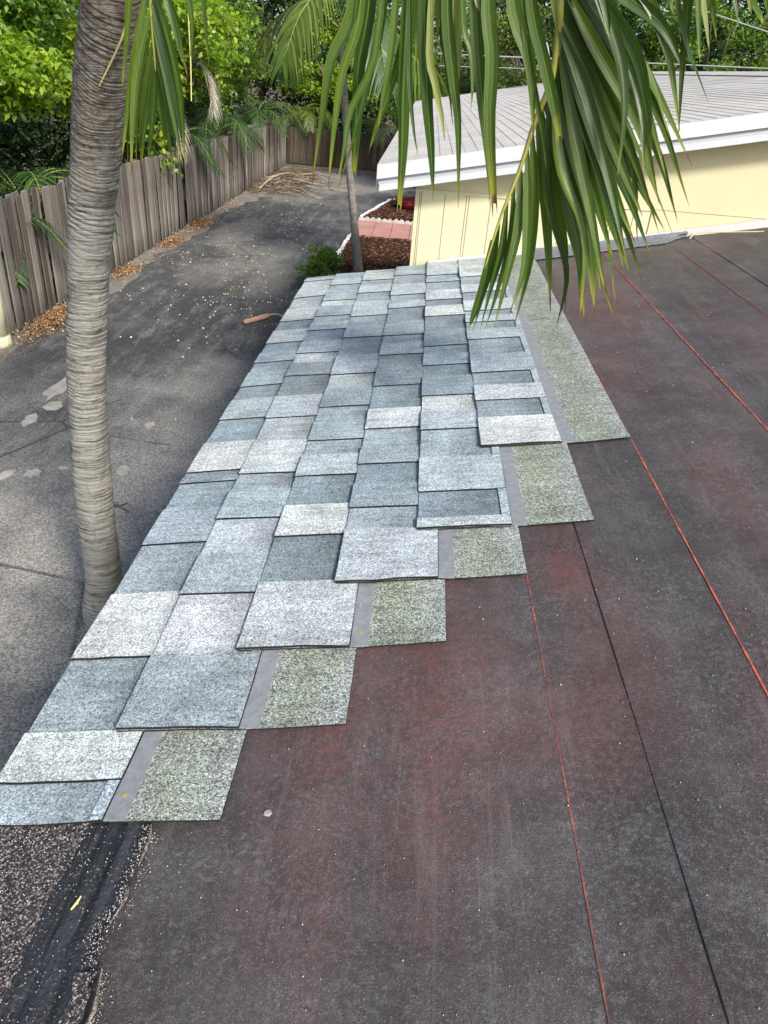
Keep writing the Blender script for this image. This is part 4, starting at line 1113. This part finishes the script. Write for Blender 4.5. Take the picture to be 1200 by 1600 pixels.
NS = 900; S = spline(pts, NS); na = 36; V = []; Fc = []
cum = 0; r = random.Random(3)
lens = [0]
for i in range(1, NS): lens.append(lens[-1] + (S[i] - S[i - 1]).length)
# leaf-scar rings at uneven spacing
ringpos = []; z = 0
while z < lens[-1]:
    ringpos.append((z, r.uniform(.15, 1.3) * (.55 + .45 * math.sin(z * 4.1) ** 2))); z += r.choice((.007, .009, .012, .016, .026)) * r.uniform(.8, 1.2)
ri = 0; upv = Vector((0, 1, 0))
for i in range(NS):
    while ri + 1 < len(ringpos) and ringpos[ri + 1][0] <= lens[i]: ri += 1
    z0, am = ringpos[ri]; z1 = ringpos[ri + 1][0] if ri + 1 < len(ringpos) else z0 + .02
    f = (lens[i] - z0) / (z1 - z0)
    prof = am * (.0026 * (1 - f) ** 1.2) - (.0044 * (.4 + .6 * min(1, am)) if f > .80 else 0)
    q = i / (NS - 1) * (len(rd) - 1); k = min(int(q), len(rd) - 2); rr = rd[k] + (rd[k + 1] - rd[k]) * (q - k)
    d = (S[min(i + 1, NS - 1)] - S[max(i - 1, 0)]).normalized(); a = d.cross(upv).normalized(); b2 = a.cross(d)
    for j in range(na):
        th = 6.2832 * j / na
        tilt = .004 * math.sin(th * 2 + ri * .23) + .006 * math.sin(th + ri * .11)
        rj = rr + prof + .0022 * math.sin(th * 5 + i * .045) + .0014 * math.sin(th * 11 + i * .31) + random.uniform(-.0006, .0006)
        V.append(S[i] + d * tilt + rj * (math.cos(th) * a + math.sin(th) * b2))
for i in range(NS - 1):
    for j in range(na): Fc.append((i * na + j, i * na + (j + 1) % na, (i + 1) * na + (j + 1) % na, (i + 1) * na + j))
bulk('trunk', [tuple(v) for v in V], Fc, M['palm_bark'], palm)
crown = S[-1].copy()
m = MB(); m.tube(spline([crown - Vector((0, 0, .05)), crown + Vector((.05, -.03, .25)), crown + Vector((.11, -.06, .55))], 8), [.072, .085, .088, .085, .078, .07, .06, .05], 16); m.build('crown_shaft', M['areca_lit'], palm, True)
ctop = crown + Vector((.11, -.06, .50))

def leaflet(parent, P, w, mat, seed, twist=0.0, blunt=False, name='leaflet'):
    """one long leaflet: a folded, tapering blade along the points P"""
    r = random.Random(seed); n = 15; S = spline(P, n); V = []; Fc = []; A = []
    view = Vector((0, -1, .15)).normalized()
    a0 = r.uniform(-.55, .55) + twist; a1 = a0 + r.uniform(-.7, .7)
    for i in range(n):
        t = i / (n - 1); d = (S[min(i + 1, n - 1)] - S[max(i - 1, 0)]).normalized()
        s = d.cross(view).normalized(); nn = s.cross(d).normalized()
        a = a0 + (a1 - a0) * t; sd_ = s * math.cos(a) + nn * math.sin(a); nd = nn * math.cos(a) - s * math.sin(a)
        ww = w * .5 * (min(1, .30 + 2.6 * t) if t < .3 else (1 - ((t - .3) / .7) ** (3.2 if blunt else 1.7) * (.62 if blunt else .97)))
        fold = .46 * ww
        V += [S[i] - sd_ * ww + nd * fold, S[i] - sd_ * ww * .5 + nd * fold * .45, S[i], S[i] + sd_ * ww * .5 + nd * fold * .45, S[i] + sd_ * ww + nd * fold]
        A += [t] * 5
    if r.random() < .35 or blunt:     # split tip
        k = (n - 1) * 5
        V[k] = V[k] + (S[-1] - S[-2]) * .5; V[k + 4] = V[k + 4] + (S[-1] - S[-2]) * .7
    for i in range(n - 1):
        for j in range(4): Fc.append((i * 5 + j, i * 5 + j + 1, i * 5 + j + 6, i * 5 + j + 5))
    o = bulk(name, [tuple(v) for v in V], Fc, M[mat], parent, A)
    at_ = o.data.attributes.new('s', 'FLOAT', 'POINT'); at_.data.foreach_set('value', [-1.0, -.5, 0.0, .5, 1.0] * n)
    for p in o.data.polygons: p.use_smooth = True
    return o
def frond_part(rpts, n, r0, r1):
    S = spline(rpts, n); m = MB(); m.tube(S, [r0 + (r1 - r0) * i / (n - 1) for i in range(n)], 8)
    return m.build('frond', M['rachis'], palm, True)
def px_leaf(parent, P, Y, wpx, mat, seed, dy=0.0, **kw):
    """leaflet given by photo positions at depth Y (dy: depth gained towards its tip)"""
    k = len(P); pts = [pa(x, y, Y + dy * i / (k - 1)) for i, (x, y) in enumerate(P)]
    return leaflet(parent, pts, wpx / FPX * Y * .76, mat, seed, **kw)
# frond A: the big dark one hanging down in front of the gable
YA = 1.72
fa = frond_part([ctop, ctop + Vector((.45, -.35, .42)), ctop + Vector((.85, -.60, .30)), pa(868, -260, YA), pa(874, -60, YA), pa(872, 60, YA), pa(860, 130, YA), pa(836, 190, YA), pa(812, 265, YA - .01), pa(782, 340, YA - .02), pa(757, 420, YA - .03)], 70, .014, .002)
A_ = [((873,-80),(950,20),(1012,120),(1046,215)), ((873,-60),(945,50),(1005,160),(1040,275)), ((873,-35),(935,80),(1000,200),(1030,318)), ((873,-10),(930,110),(985,230),(1026,352)),
      ((872,15),(920,130),(972,265),(1004,338)), ((872,40),(915,165),(958,295),(990,375)), ((870,65),(908,185),(948,310),(974,418)), ((867,90),(902,215),(934,325),(957,402)),
      ((862,112),(894,235),(924,345),(938,455)), ((857,132),(886,255),(910,365),(926,472)), ((851,152),(877,268),(902,380),(905,462)), ((846,170),(864,280),(884,385),(884,478)),
      ((840,186),(852,290),(858,390),(860,482)), ((832,210),(837,310),(830,410),(803,512)), ((824,232),(824,330),(818,420),(797,488)), ((814,260),(810,350),(792,430),(772,512)),
      ((802,290),(797,370),(777,450),(757,516)), ((792,315),(782,390),(764,455),(749,520)), ((780,342),(767,412),(752,465),(738,520)), ((768,375),(757,440),(741,490),(733,512))]
for i, P in enumerate(A_):
    px_leaf(fa, P, YA + .012, 24 if i < 14 else 18, 'palm_leaf', 500 + i, dy=random.uniform(-.08, .04))
    # the row on the far side of the stem, hanging a little behind
    Q = [(x + random.uniform(-4, 6) + 9 * j, y + random.uniform(-10, 14) + 8 * j) for j, (x, y) in enumerate(P)]
    if i < 12: px_leaf(fa, Q, YA + .04, 22, 'palm_leaf', 540 + i, dy=random.uniform(.0, .12))
    if i % 2 == 0 and i < 12:
        Q = [(x + random.uniform(-10, 10) - 10 * j, y + random.uniform(-8, 20) + 16 * j) for j, (x, y) in enumerate(P)]
        px_leaf(fa, Q, YA + .0, 22, 'palm_leaf', 580 + i, dy=random.uniform(-.12, .1))
for i, (P, w) in enumerate(((((878,-90),(975,-10),(1035,40),(1068,110)), 26), (((880,-110),(990,-30),(1040,70),(1062,205)), 22), (((900,-90),(960,60),(975,160),(965,275)), 22), (((895,-60),(985,60),(1012,150),(1018,240)), 24))):
    px_leaf(fa, P, YA - .06, w, 'palm_leaf', 620 + i, dy=-.06)
# frond B: its stem passes above the frame, the leaflets hang straight down
fb = frond_part([ctop, ctop + Vector((.30, -.30, .30)), ctop + Vector((.55, -.55, .33)), pa(520, -330, 1.62), pa(640, -290, 1.55), pa(760, -240, 1.5), pa(880, -190, 1.47), pa(1000, -160, 1.45), pa(1110, -150, 1.45), pa(1200, -130, 1.46)], 60, .014, .003)
YB_ = 1.60
B_ = [([(585,-300),(557,0),(520,95),(505,185),(487,292)], 27, 'palm_leaf', 0), ([(580,-300),(563,10),(535,110),(522,200),(513,290)], 17, 'palm_leaf', 0),
      ([(600,-295),(577,0),(560,100),(556,190),(552,268)], 24, 'palm_leaf', 1), ([(620,-290),(602,0),(582,110),(562,190),(528,297)], 22, 'palm_leaf', 0),
      ([(606,-290),(590,60),(548,170),(538,230),(527,290)], 13, 'palm_leaf', 0),
      ([(655,-280),(640,0),(625,90),(592,190),(577,236)], 18, 'palm_leaf', 0), ([(655,-280),(637,0),(630,140),(628,230),(623,320)], 24, 'palm_leaf', 1),
      ([(662,-270),(655,-60),(651,0),(652,60),(650,112)], 17, 'palm_pale', 0), ([(680,-270),(664,0),(667,140),(674,240),(677,314)], 24, 'palm_leaf', 0),
      ([(690,-265),(688,-80),(686,-20),(684,20),(684,64)], 15, 'palm_pale', 0), ([(706,-260),(699,0),(707,110),(716,200),(716,325)], 22, 'palm_leaf', 0),
      ([(722,-255),(714,-20),(715,50),(717,95),(716,136)], 16, 'palm_pale', 0), ([(745,-245),(743,0),(752,140),(762,240),(765,312)], 21, 'palm_leaf', 0),
      ([(765,-240),(763,0),(770,90),(766,190),(773,318)], 25, 'palm_leaf', 1), ([(745,-250),(742,-60),(744,-20),(746,5),(750,18)], 14, 'palm_pale', 0),
      ([(790,-230),(801,0),(826,85),(832,140),(833,218)], 25, 'palm_leaf', 0), ([(815,-220),(830,0),(850,95),(862,150),(874,212)], 22, 'palm_leaf', 1),
      ([(800,-225),(822,60),(838,150),(848,205),(854,266)], 13, 'palm_leaf', 0), ([(690,-260),(672,60),(680,130),(690,180),(695,220)], 14, 'palm_pale', 0),
      ([(640,-280),(640,60),(640,130),(646,200),(653,244)], 10, 'palm_leaf', 0), ([(885,-200),(905,-60),(935,-10),(943,20),(952,58)], 17, 'palm_pale', 0),
      ([(925,-180),(938,-60),(945,0),(950,30),(953,60)], 16, 'palm_leaf', 0), ([(850,-210),(860,-40),(866,10),(869,35),(871,50)], 11, 'palm_pale', 0),
      ([(640,-280),(618,10),(610,90),(600,150),(590,205)], 14, 'palm_leaf', 0), ([(725,-250),(722,20),(735,80),(738,130),(736,170)], 12, 'palm_leaf', 0),
      ([(705,-260),(692,30),(698,90),(704,150),(708,200)], 12, 'palm_leaf', 0),
      ([(1060,-155),(1075,-40),(1074,20),(1066,110),(1060,215)], 17, 'palm_leaf', 0), ([(1020,-158),(1050,-20),(1070,70),(1088,115),(1109,166)], 17, 'palm_leaf', 0),
      ([(1080,-152),(1092,-40),(1098,15),(1103,45),(1108,80)], 14, 'palm_pale', 0), ([(1070,-155),(1086,-40),(1090,20),(1092,60),(1093,92)], 11, 'palm_leaf', 0),
      ([(1095,-152),(1105,-40),(1112,10),(1116,35),(1120,66)], 12, 'palm_leaf', 0), ([(1130,-145),(1140,-60),(1145,-5),(1150,20),(1154,42)], 11, 'palm_leaf', 0),
      ([(1145,-140),(1158,-50),(1172,0),(1182,20),(1193,40)], 18, 'palm_leaf', 1), ([(1165,-135),(1168,-50),(1170,-10),(1172,10),(1174,22)], 12, 'palm_pale', 0),
      ([(1020,-158),(1032,-60),(1042,-10),(1048,10),(1054,28)], 18, 'palm_pale', 0), ([(1185,-130),(1194,-50),(1198,-5),(1201,15),(1204,34)], 12, 'palm_leaf', 0)]
for i, (P, w, mt, bl) in enumerate(B_):
    px_leaf(fb, P, YB_ - .12 * min(1, max(0, (P[0][0] - 700) / 300)), w, mt, 700 + i, dy=random.uniform(-.03, .06), blunt=bool(bl))
# frond D: short one hanging close to the trunk
YD = 2.62
fd = frond_part([ctop, ctop + Vector((.06, -.05, .2)), pa(228, -260, YD), pa(231, -100, YD), pa(235, 0, YD), pa(239, 60, YD), pa(243, 112, YD)], 40, .012, .0025)
D_ = [([(233,-40),(214,70),(200,160),(190,252)], 15), ([(234,-10),(212,90),(202,180),(200,262)], 17), ([(236,15),(216,100),(208,180),(205,272)], 16), ([(238,40),(222,120),(215,190),(213,255)], 14),
      ([(240,60),(228,140),(222,200),(220,262)], 14), ([(242,85),(236,150),(226,200),(222,250)], 13), ([(233,-40),(262,60),(282,150),(290,262)], 17), ([(235,-10),(262,90),(278,170),(287,240)], 17),
      ([(236,10),(258,100),(272,180),(286,262)], 16), ([(238,40),(255,120),(268,190),(280,250)], 15), ([(241,70),(252,140),(262,200),(270,262)], 14), ([(243,100),(248,150),(256,200),(258,232)], 12),
      ([(231,-90),(262,-10),(280,50),(294,125)], 15), ([(230,-120),(250,-40),(272,40),(286,100)], 14), ([(243,105),(240,160),(236,210),(232,245)], 12), ([(228,-160),(205,-30),(198,60),(190,150)], 13)]
for i, (P, w) in enumerate(D_):
    px_leaf(fd, P, YD, w, 'palm_leaf', 800 + i, dy=random.uniform(-.12, .12))
for i, (P, w) in enumerate((([(300,-180),(316,-40),(321,30),(327,102)], 12), ([(270,-180),(292,-20),(300,40),(297,118)], 10))):
    px_leaf(fd, P, 2.3, w, 'palm_leaf', 840 + i)
px_leaf(fd, [(130,-60), (136,-10), (137,40)], 2.9, 9, 'palm_leaf', 850)
# dry strands: one lying against the trunk, one hanging free
m = MB(); m.tube(spline([pa(206, -40, 2.80), pa(203, 5, 2.84), pa(192, 55, 2.88), pa(172, 100, 2.93), pa(155, 134, 2.965)], 14), [.0042, .0042, .0042, .004, .004, .004, .0038, .0036, .0034, .0032, .003, .0026, .0022, .0018], 6); m.build('dry_strand', M['straw'], palm)
m = MB(); m.tube(spline([pa(292, -40, 2.3), pa(295, 40, 2.3), pa(298, 100, 2.3), pa(299, 158, 2.3)], 10), .0016, 5); m.build('dry_strand', M['straw'], palm)
# further fronds of the same crown, arching away over the driveway
for k, (dx, dy, dz) in enumerate(((-.9, -.5, .4), (-.8, .7, .5), (.1, 1.1, .55), (-.2, -1.0, .5))):
    p1 = ctop + Vector((dx * .4, dy * .4, dz)); p2 = ctop + Vector((dx, dy, dz * 1.1)); p3 = ctop + Vector((dx * 1.6, dy * 1.6, dz * .3))
    add_frond(palm, [ctop, p1, p2, p3], 40, .55, .035, .5, 900 + k, 'areca')

# ------------------------------------------------------------------ power cables
def cable(label, pts, rad, group='cables above the pale roof'):
    c = Vector(pts[0]); t = MB(); n = 16; P = spline(pts, n)
    t.tube(P, rad, 6); o = t.build('power_cable', M['cable'], None, loc=c); tag(o, label, 'cable', group)
e, f_ = at(1000, 98, 14), at(1200, 107, 14); d = f_ - e
cable('lower cable strung just above the ridge of the pale roof', [e - d * 1.6, e + d * .0, f_, f_ + d * 2], .009)
e, f_ = at(1140, 30, 14.5), at(1200, 50, 14.5); d = f_ - e
cable('slanting upper cable at the top right corner', [e - d * 3, e, f_, f_ + d * 4], .009)
e, f_ = at(690, 84, 15.5), at(880, 92, 15.5); d = f_ - e
cable('upper of two thin cables left of the dish, behind the hanging leaflets', [e - d * .02, e + d * .3, f_, f_ + d * .3], .008)
e, f_ = at(690, 103, 15.6), at(880, 109, 15.6); d = f_ - e
cable('lower of two thin cables left of the dish, behind the hanging leaflets', [e - d * .02, e + d * .3, f_, f_ + d * .3], .008)

# ------------------------------------------------------------------ litter, debris and small things
def litter(name, spots, N, size, mat, z, seed, lift=.012):
    g = np.random.default_rng(seed); C = []
    for (x, y, rx, ry, w) in spots:
        n = int(N * w); p = g.normal(size=(n, 2)) * np.array((rx, ry)) * .5; C.append(np.column_stack((x + p[:, 0], y + p[:, 1], z + g.uniform(0, lift, n))))
    o = leaves(name, np.concatenate(C), size, mat, None, .88, .7, seed, .3); o['kind'] = 'stuff'; return o
litter('leaf_litter', [(-4.22, 9.45, .24, .85, .36), (-4.26, 10.2, .16, .4, .08), (-4.26, 12.2, .18, .5, .12), (-4.24, 14.6, .2, .6, .15), (-4.22, 16.6, .26, .8, .16), (-4.25, 19.3, .25, 1.2, .04), (-3.9, 22.5, .8, 1.8, .09), (-4.2, 15.0, .22, 7.5, .10)], 9000, .026, M['dry_leaf'], .01, 8, .05)
litter('scattered_leaves', [(-3.1, 13.4, 1.5, 4.4, .34), (-2.2, 11.3, 1.2, 2.6, .2), (-2.6, 17, 1.6, 4, .22), (-2.4, 6.6, 1.7, 2.6, .05), (-1.3, 12, .4, 3, .07), (-2.7, 22.5, 1.4, 3, .12)], 1050, .030, M['dry_leaf_pale'], .006, 9)
# debris heap of dead fronds at the far end
for k, (P, rr, lb) in enumerate(((([(-3.2, 22.6, .03), (-2.9, 22.2, .12), (-2.6, 21.6, .08), (-2.25, 21.4, .03)]), .06, 'curved brown palm boot lying nearest the camera at the far end of the driveway'),
                                 (([(-4.1, 22.3, .03), (-3.9, 23.3, .22), (-3.6, 24.3, .25), (-3.3, 24.8, .06)]), .05, 'pale dry frond stalk arched against the far end of the left fence'),
                                 (([(-3.6, 25.6, .05), (-2.9, 25.9, .1), (-2.2, 25.7, .04)]), .045, 'straight dry frond stalk lying at the back of the debris heap'),
                                 (([(-3.9, 24.6, .04), (-3.4, 23.9, .14), (-2.9, 23.7, .1), (-2.5, 23.9, .03)]), .06, 'broken brown stalk in the middle of the debris heap'),
                                 (([(-2.2, 23.2, .03), (-1.9, 23.0, .06), (-1.6, 23.1, .03)]), .04, 'small dark stalk lying apart to the right of the debris heap'))):
    t = MB(); n = 10; rr *= .5; t.tube(spline(P, n), [rr * (1.2 - .75 * i / (n - 1)) for i in range(n)], 7)
    o = t.build('frond_stalk', M['boot'], None, True, loc=P[0]); tag(o, lb, 'dead frond', 'dead frond stalks at the end of the driveway')
g = np.random.default_rng(12); V = []; Fc = []
for k in range(700):
    x = -3.5 + g.normal() * .55; y = 24.2 + g.normal() * 1.3; a = g.uniform(0, 6.28); l = g.uniform(.08, .35); c = Vector((x, y, .02 + abs(g.normal()) * .06)); d = Vector((math.cos(a), math.sin(a), g.uniform(-.25, .25))) * l; s = Vector((-math.sin(a), math.cos(a), .4)) * g.uniform(.006, .016)
    b = len(V); V += [tuple(c - d), tuple(c - s), tuple(c + d), tuple(c + s)]; Fc.append((b, b + 1, b + 2, b + 3))
o = bulk('frond_debris', V, Fc, M['dry_debris']); o['kind'] = 'stuff'
g2 = random.Random(4); P = []
for k in range(26):
    a = 6.2832 * k / 26; q = g2.uniform(.8, 1.12); P.append((-3.75 + 1.0 * q * math.cos(a), 24.6 + 3.3 * q * math.sin(a), .007))
o = mesh('soil_patch', P, [tuple(range(26))], M['soil']); o['kind'] = 'structure'
# broken palm stalk on the driveway with its thin tail
t = thing('broken_stalk', (-1.66, 10.17, 0), 'broken pinkish palm stalk with a thin tail lying on the driveway by the roof edge', 'stick')
m = MB(); m.tube(spline([(-1.80, 9.99, .035), (-1.66, 10.18, .040), (-1.53, 10.36, .045)], 8), [.030, .034, .036, .037, .038, .038, .038, .034], 10); m.build('stalk', simple('pink_stalk', (.42, .26, .19), .8, .3, 25, .3), t, True)
m = MB(); m.tube(spline([(-1.535, 10.36, .05), (-1.42, 10.42, .06), (-1.28, 10.36, .03)], 8), .014, 6); m.build('tail', M['boot'], t, True)
# twig by the trunk
m = MB(); m.tube(spline([(-1.86, 5.02, .02), (-1.72, 4.98, .035), (-1.60, 4.92, .02)], 7), [.010, .010, .009, .008, .007, .006, .005], 6); m.tube(spline([(-1.70, 4.97, .033), (-1.64, 5.02, .04)], 4), .005, 5)
o = m.build('twig', M['trunk'], None, True, loc=(-1.72, 4.98, .0)); tag(o, 'thin dark twig on the driveway just right of the palm trunk', 'twig')
# straw on the felt by the flashing
m = MB(); p = [RF(3.43, 1.722, .012), RF(3.515, 1.768, .016), RF(3.47, 1.87, .014), RF(3.40, 2.02, .012)]
m.tube([p[0], p[1]], .0026, 6); m.tube([p[1], p[2], p[3]], .0024, 6)
o = m.build('straw', M['straw'], None, loc=p[1]); tag(o, 'bent yellow straw lying on the underlayment at the end of the flashing', 'straw')
p = RF(.468, .196, .012); m = MB(); m.tube([p - Vector((.003, .008, 0)), p, p + Vector((.002, .008, .001))], [.001, .0017, .0008], 6)
o = m.build('leaf_scrap', M['straw'], None, loc=p); tag(o, 'tiny yellow leaf scrap on the black tar strip', 'leaf scrap')
p = RF(.589, .393, -.0008); bm = bmesh.new(); bmesh.ops.create_icosphere(bm, subdivisions=2, radius=.0050)
for v in bm.verts: v.co *= 1.0 + random.uniform(-.3, .3); v.co.z *= .22
me = bpy.data.meshes.new('pebble'); bm.to_mesh(me); bm.free(); me.materials.append(M['pebble']); o = link('pebble', me, None, p); tag(o, 'small pale pebble on the bare underlayment below the lowest shingles', 'pebble')
# loose granules shed on the felt, tar and cap sheet
g = np.random.default_rng(14); V = []; Fc = []
def nrmroof(): return Vector((-ST, 0, CT))
for k in range(4700):
    if 3300 < k < 4000: continue
    if k < 900: continue
    if k < 2600: u, v = g.uniform(.30, .58), abs(g.normal()) * .10 + .01
    elif k < 3300: u = g.uniform(.30, .58); v = tarR(u) + g.normal() * .006
    elif k < 4300: u, v = g.uniform(.32, 1.0), g.uniform(.02, 1.1)
    else: u, v = g.uniform(.4, 3.3), g.uniform(.3, 2.2)
    under = False
    for kk, (ue, _) in enumerate(rows):
        if u > ue - .004 and kk * EXP < v < kk * EXP + .34: under = True
    if under: continue
    h = .0092 if v < .25 and u < .6 else (.0006 if v > .873 else -.0012)
    s = g.uniform(.0006, .0014) * (1.25 if k > 4300 else 1); c = RF(u, v, h + s * .6); b = len(V); a = g.uniform(0, 6.28)
    for (x, y, z) in ((math.cos(a), math.sin(a), -.6), (math.cos(a + 2.1), math.sin(a + 2.1), -.6), (math.cos(a + 4.2), math.sin(a + 4.2), -.6), (0, 0, .9)):
        V.append(tuple(c + Vector((x * s, y * s, z * s))))
    Fc += [(b, b + 1, b + 3), (b + 1, b + 2, b + 3), (b + 2, b, b + 3), (b, b + 2, b + 1)]
o = bulk('loose_granules', V, Fc, M['grit']); o['kind'] = 'stuff'
# low plant at the bed's near corner
t = thing('leafy_shrub', (-1.05, 12.7, 0), 'small leafy green shrub at the driveway corner of the near mulch bed', 'shrub')
_, P = clumps((-1.05, 12.7, .22), (.36, 1.0, .28), 40, 70, .14, 91, .1)
leaves('foliage', P, .07, M['leaf_mid'], t, .4, .4, 92)
for k in range(9):
    m = MB(); a = random.uniform(0, 6.28); m.tube([(-1.05 + .1 * math.cos(a), 12.7 + .4 * math.sin(a), 0), (-1.05 + .25 * math.cos(a), 12.7 + .75 * math.sin(a), .32)], [.008, .004], 5); m.build('stem', M['trunk'], t)
